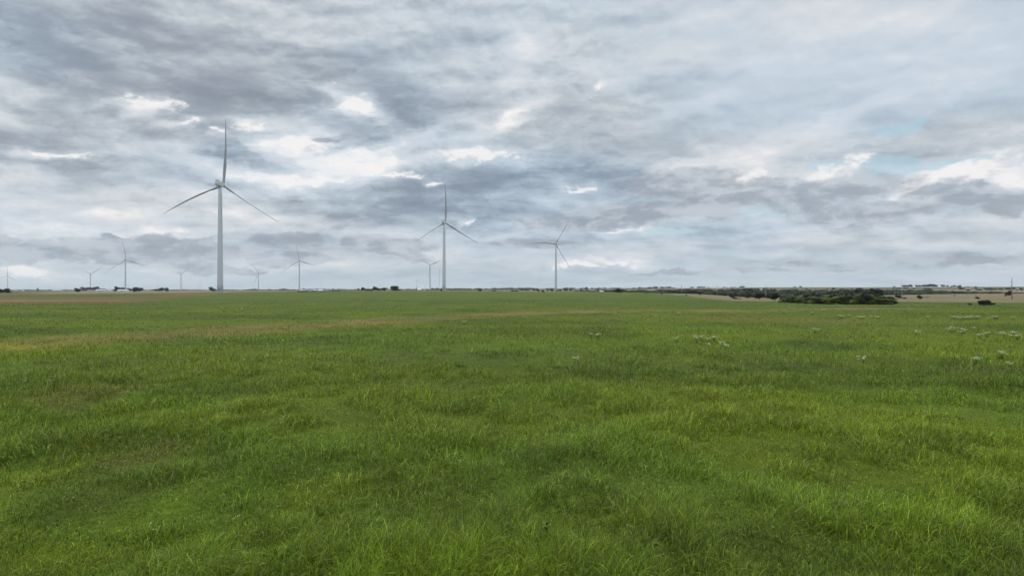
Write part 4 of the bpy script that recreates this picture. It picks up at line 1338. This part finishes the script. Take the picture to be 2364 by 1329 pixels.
def pole(px, ytop, depth, label, arms=2, r0=None, group="tall utility poles crossing the valley"):
    p = at(px, depth)
    H = CAM_H - (ytop - HZ) / F * depth - p.z
    r0 = r0 or .20
    t = tag(empty("utility_pole", p), label, "utility pole", group)
    m = MB(); m.tube([(0, 0, -.5), (0, 0, H * .5), (0, 0, H)], [r0, r0 * .85, r0 * .62], 10); m.build("pole", M_STEEL, t)
    for i in range(arms):
        za = H * (.80 - .18 * i)
        s = 1.0
        m = MB(); m.tube([(-s * .95, 0, za + .05), (s * .25, 0, za)], [.05, .06], 5); m.build("crossarm", M_STEEL, t)
        for xx in (-.9,):
            m = MB(); m.tube([(xx, 0, za + .1), (xx, 0, za + .35)], [.09, .05], 6); m.build("insulator", M_DARK, t)
    return t


pole(2336, 641, 378, "tallest and nearest utility pole, close to the right edge of the picture", 2, .30)
pole(2082, 653, 426, "pale utility pole just right of the big thicket", 2, .24)
pole(2066, 660, 900, "faint thin pole in the woodland left of the pale pole", 1, .26)
pole(1911, 658, 1500, "pole whose top shows above the trees behind the thicket", 1, .42)
pole(1768, 660, 650, "wooden pole standing left of the big thicket among scattered trees", 2, .24)
pole(1655, 657, 850, "utility pole in front of the woodland, third from the right of the tall ones", 1, .30)
pole(1573, 656, 905, "utility pole in front of the woodland, above the tiny black bushes", 1, .34)
pole(1504, 660, 1010, "faint utility pole at the woodland's left part", 1, .28)
pole(1445, 658, 2900, "slender pole on the skyline just right of the round bush clump", 0, .5)
pole(1409, 657.5, 2900, "slender pole on the skyline just left of the round bush clump", 0, .55)
pole(1323, 662, 2400, "slender pole on the hillside right of the turbine right of the middle", 0, .5)
pole(66, 664, 800, "thin short pole on the plain left of the dark tank", 0, .16, "thin poles on the left plain")
pole(152, 664, 850, "thin short pole right of the long white building", 0, .18, "thin poles on the left plain")
pole(363.5, 656.5, 2600, "thin pole right behind the dark tree clump left of the nearest turbine", 0, .45, "thin poles on the left plain")

# wire fence along the edge of the dry field
t = tag(empty("wire_fence", at(2160, 336)), "low post and wire fence along the green edge right of the white pole", "fence")
base = t.location.copy()
pts = []
pxx = 2086.0
while pxx < 2240:
    pts.append(at(pxx, 338 - (pxx - 2086) * .02)); pxx += 6.2
for q in pts:
    m = MB(); m.box(-.05, .05, -.05, .05, -.3, .80)
    m.build("post", M_DARK, t, q - base, smooth=False)
for hgt in (.35, .7):
    m = MB(); m.tube([q - base + Vector((0, 0, hgt)) for q in pts], [.012] * len(pts), 4)
    m.build("wire", M_STEEL, t)

# pale gravel road behind the fence
V, Fc = [], []
for i in range(41):
    px = 2128 + (2262 - 2128) * i / 40
    for dd in (343, 352):
        q = at(px, dd + (px - 2128) * .03); V.append((q.x, q.y, q.z + .03))
for i in range(40):
    Fc.append((2 * i, 2 * i + 2, 2 * i + 3, 2 * i + 1))
M_ROAD = paint("pale_gravel", (.42, .40, .36), .95, .1, .08, .6)
tag(link("road", mesh_from("road", V, Fc, M_ROAD)), kind='structure')

# ================================================================== wild flowers and weeds
M_CREAM = paint("cream_petals", (.62, .62, .42), .8, .2, .08, 20)
M_STALK = paint("green_stalk", (.07, .11, .03), .7, .2, .1, 8)
M_WEED = paint("weed_leaf", (.10, .16, .022), .8, .08, .1, 6)


def umbel_meshes(seed):
    r = random.Random(seed)
    s, heads = MB(), []
    for i in range(r.randint(5, 8)):
        x, y = r.gauss(0, .15), r.gauss(0, .15); H = r.uniform(.38, .60)
        s.tube([(x * .4, y * .4, 0), (x * .8, y * .8, H * .6), (x, y, H)], [.010, .008, .005], 5)
        R0 = r.uniform(.06, .12); h = MB()
        for k in range(16):
            a = r.uniform(0, 6.28); q = R0 * math.sqrt(r.random())
            cx, cy, cz = x + q * math.cos(a), y + q * math.sin(a), H + .02 - q * q * 1.2 + r.uniform(-.006, .012)
            rr = r.uniform(.022, .036)
            vv = [(cx, cy, cz + .014)] + [(cx + rr * math.cos(b * 1.2566), cy + rr * math.sin(b * 1.2566), cz) for b in range(5)] + [(cx, cy, cz - .012)]
            ff = [(0, 1 + b, 1 + (b + 1) % 5) for b in range(5)] + [(6, 1 + (b + 1) % 5, 1 + b) for b in range(5)]
            h.add(vv, ff)
        heads.append(mesh_from("flower_head", h.v, h.f, M_CREAM))
    return mesh_from("stems", s.v, s.f, M_STALK), heads


UMB = [umbel_meshes(90 + i) for i in range(4)]
sc_ = 2.736
UP = [(165, 302), (280, 285), (293, 298), (330, 291), (372, 300), (405, 294), (368, 345), (478, 352), (494, 354), (450, 332), (1343, 441), (2210, 405), (2228, 407), (2055, 445), (2075, 446), (2280, 475), (2050, 229), (2085, 277), (2130, 266), (2215, 263), (2232, 268), (2290, 262), (2305, 266),
      (2310, 280), (2325, 285), (2270, 287), (1965, 240), (1970, 256), (1982, 243), (1905, 230), (1930, 229), (1903, 240), (1915, 152), (1930, 157), (1945, 153), (1958, 161), (1972, 155), (1985, 158), (2000, 153), (2018, 156), (2032, 152), (2050, 155), (2066, 153), (2082, 155),
      (2160, 154), (2178, 151), (2195, 152), (2138, 166), (2297, 157), (1198, 145), (1214, 149), (1262, 143), (1320, 150), (1335, 155), (1352, 153), (1405, 149), (1438, 153), (1758, 156), (1027, 123), (185, 128), (1100, 103), (1690, 256), (1060, 245), (1040, 238)]
UP = sorted((1500 + a / sc_, 680 + b_ / sc_) for a, b_ in UP) + [(545, 718), (560, 716.5), (513, 716), (1365, 779), (1380, 781), (1332, 842), (1072, 749)]
UP.sort()
for i, (px, py) in enumerate(UP):
    p = hit(px, py + 1.5, 12, 400)
    a, b_ = UMB[i % 4]
    t = tag(empty("wildflower_clump", p, random.uniform(0, 6)), place_words(px, "cream flat-topped wildflower clump in the grass"), "wildflowers", "cream wildflower clumps in the pasture")
    k = random.uniform(.75, 1.1) + min(p.y / 200.0, 1.0) * .35
    st = link("stems", a, t); st.scale = (k, k, 1); 
    for me_ in b_:
        hd = link("flower_head", me_, t); hd.scale = (k, k, 1)

# tiny white daisies, too many to count
m = MB()
rf = random.Random(3)
spots = [(1021, 963), (1080, 959), (1131, 966), (1371, 920), (1274, 972), (1287, 974), (1316, 955), (1458, 921), (1529, 955), (1529, 923), (1551, 922), (1030, 1103), (1042, 1085), (1060, 1099), (1156, 1093), (1447, 1245), (1516, 1106), (659, 984), (535, 1229), (348, 1256), (168, 1169), (632, 1013),
         (1520, 922), (1535, 920), (1900, 938), (1970, 940), (2180, 965), (2210, 962), (2240, 970), (2260, 975), (2290, 985), (2200, 990), (2330, 980), (2350, 1000), (2230, 985), (790, 990), (725, 1110), (430, 1000), (1620, 870), (2100, 870), (2310, 868), (2355, 870)]
for (px, py) in spots:
    for k in range(rf.randint(1, 4)):
        p = hit(px + rf.gauss(0, 9), py + rf.gauss(0, 4), 9, 200)
        for q in range(rf.randint(1, 3)):
            x, y, z = p.x + rf.gauss(0, .05), p.y + rf.gauss(0, .05), p.z + rf.uniform(.28, .45)
            rr = rf.uniform(.007, .013) * max(1, p.y / 26)
            ti = rf.uniform(-.4, .4)
            vv = [(x, y, z + .006)] + [(x + rr * math.cos(c_ * 1.0472), y + rr * math.sin(c_ * 1.0472), z + ti * rr * math.sin(c_)) for c_ in range(6)]
            m.add(vv, [(0, 1 + c_, 1 + (c_ + 1) % 6) for c_ in range(6)])
tag(m.build("small_white_flowers", M_CREAM), "scattered tiny white flowers dotted through the foreground grass", "flowers", kind='stuff')

# pale broad-leaved weed near the bottom
p = hit(1262, 1262, 8, 40)
t = tag(empty("broadleaf_weed", p), "pale broad-leaved weed in the foreground grass right of the bottom centre", "weed")
m = MB(); m.tube([(0, 0, 0), (.02, 0, .25), (.03, .01, .43)], [.008, .007, .004], 6); m.build("stem", M_STALK, t)
for i in range(11):
    a = i * 2.4; zz = .14 + .027 * i; ln = .15 - .007 * i
    c, s = math.cos(a), math.sin(a)
    V = []
    for j, (u, w) in enumerate([(0, .004), (.3, .035), (.6, .042), (.85, .024), (1, .002)]):
        lift = .05 * math.sin(u * 2.2) + .04 * u
        for sg in (-1, 1):
            V.append((c * u * ln - s * w * sg, s * u * ln + c * w * sg, zz + lift))
    m = mesh_from("leaf", V, [(2 * j, 2 * j + 2, 2 * j + 3, 2 * j + 1) for j in range(4)], M_WEED)
    link("leaf", m, t)

# ================================================================== haze of the distance
HAZE = 1.0
if HAZE:
    m = bpy.data.materials.new("haze"); m.use_nodes = True
    nt = m.node_tree; nt.nodes.clear()
    vo = nt.nodes.new('ShaderNodeVolumePrincipled')
    vo.inputs['Color'].default_value = (.86, .92, .98, 1)
    vo.inputs['Density'].default_value = 3.2e-5
    vo.inputs['Anisotropy'].default_value = 0.0
    out = nt.nodes.new('ShaderNodeOutputMaterial')
    nt.links.new(vo.outputs[0], out.inputs['Volume'])
    mb = MB(); mb.box(-15500, 15500, -15500, 15500, -120, 185)
    hz_ = mb.build("haze", m, smooth=False)
    tag(hz_, "thin pale haze over the far plain", "haze", kind='stuff')
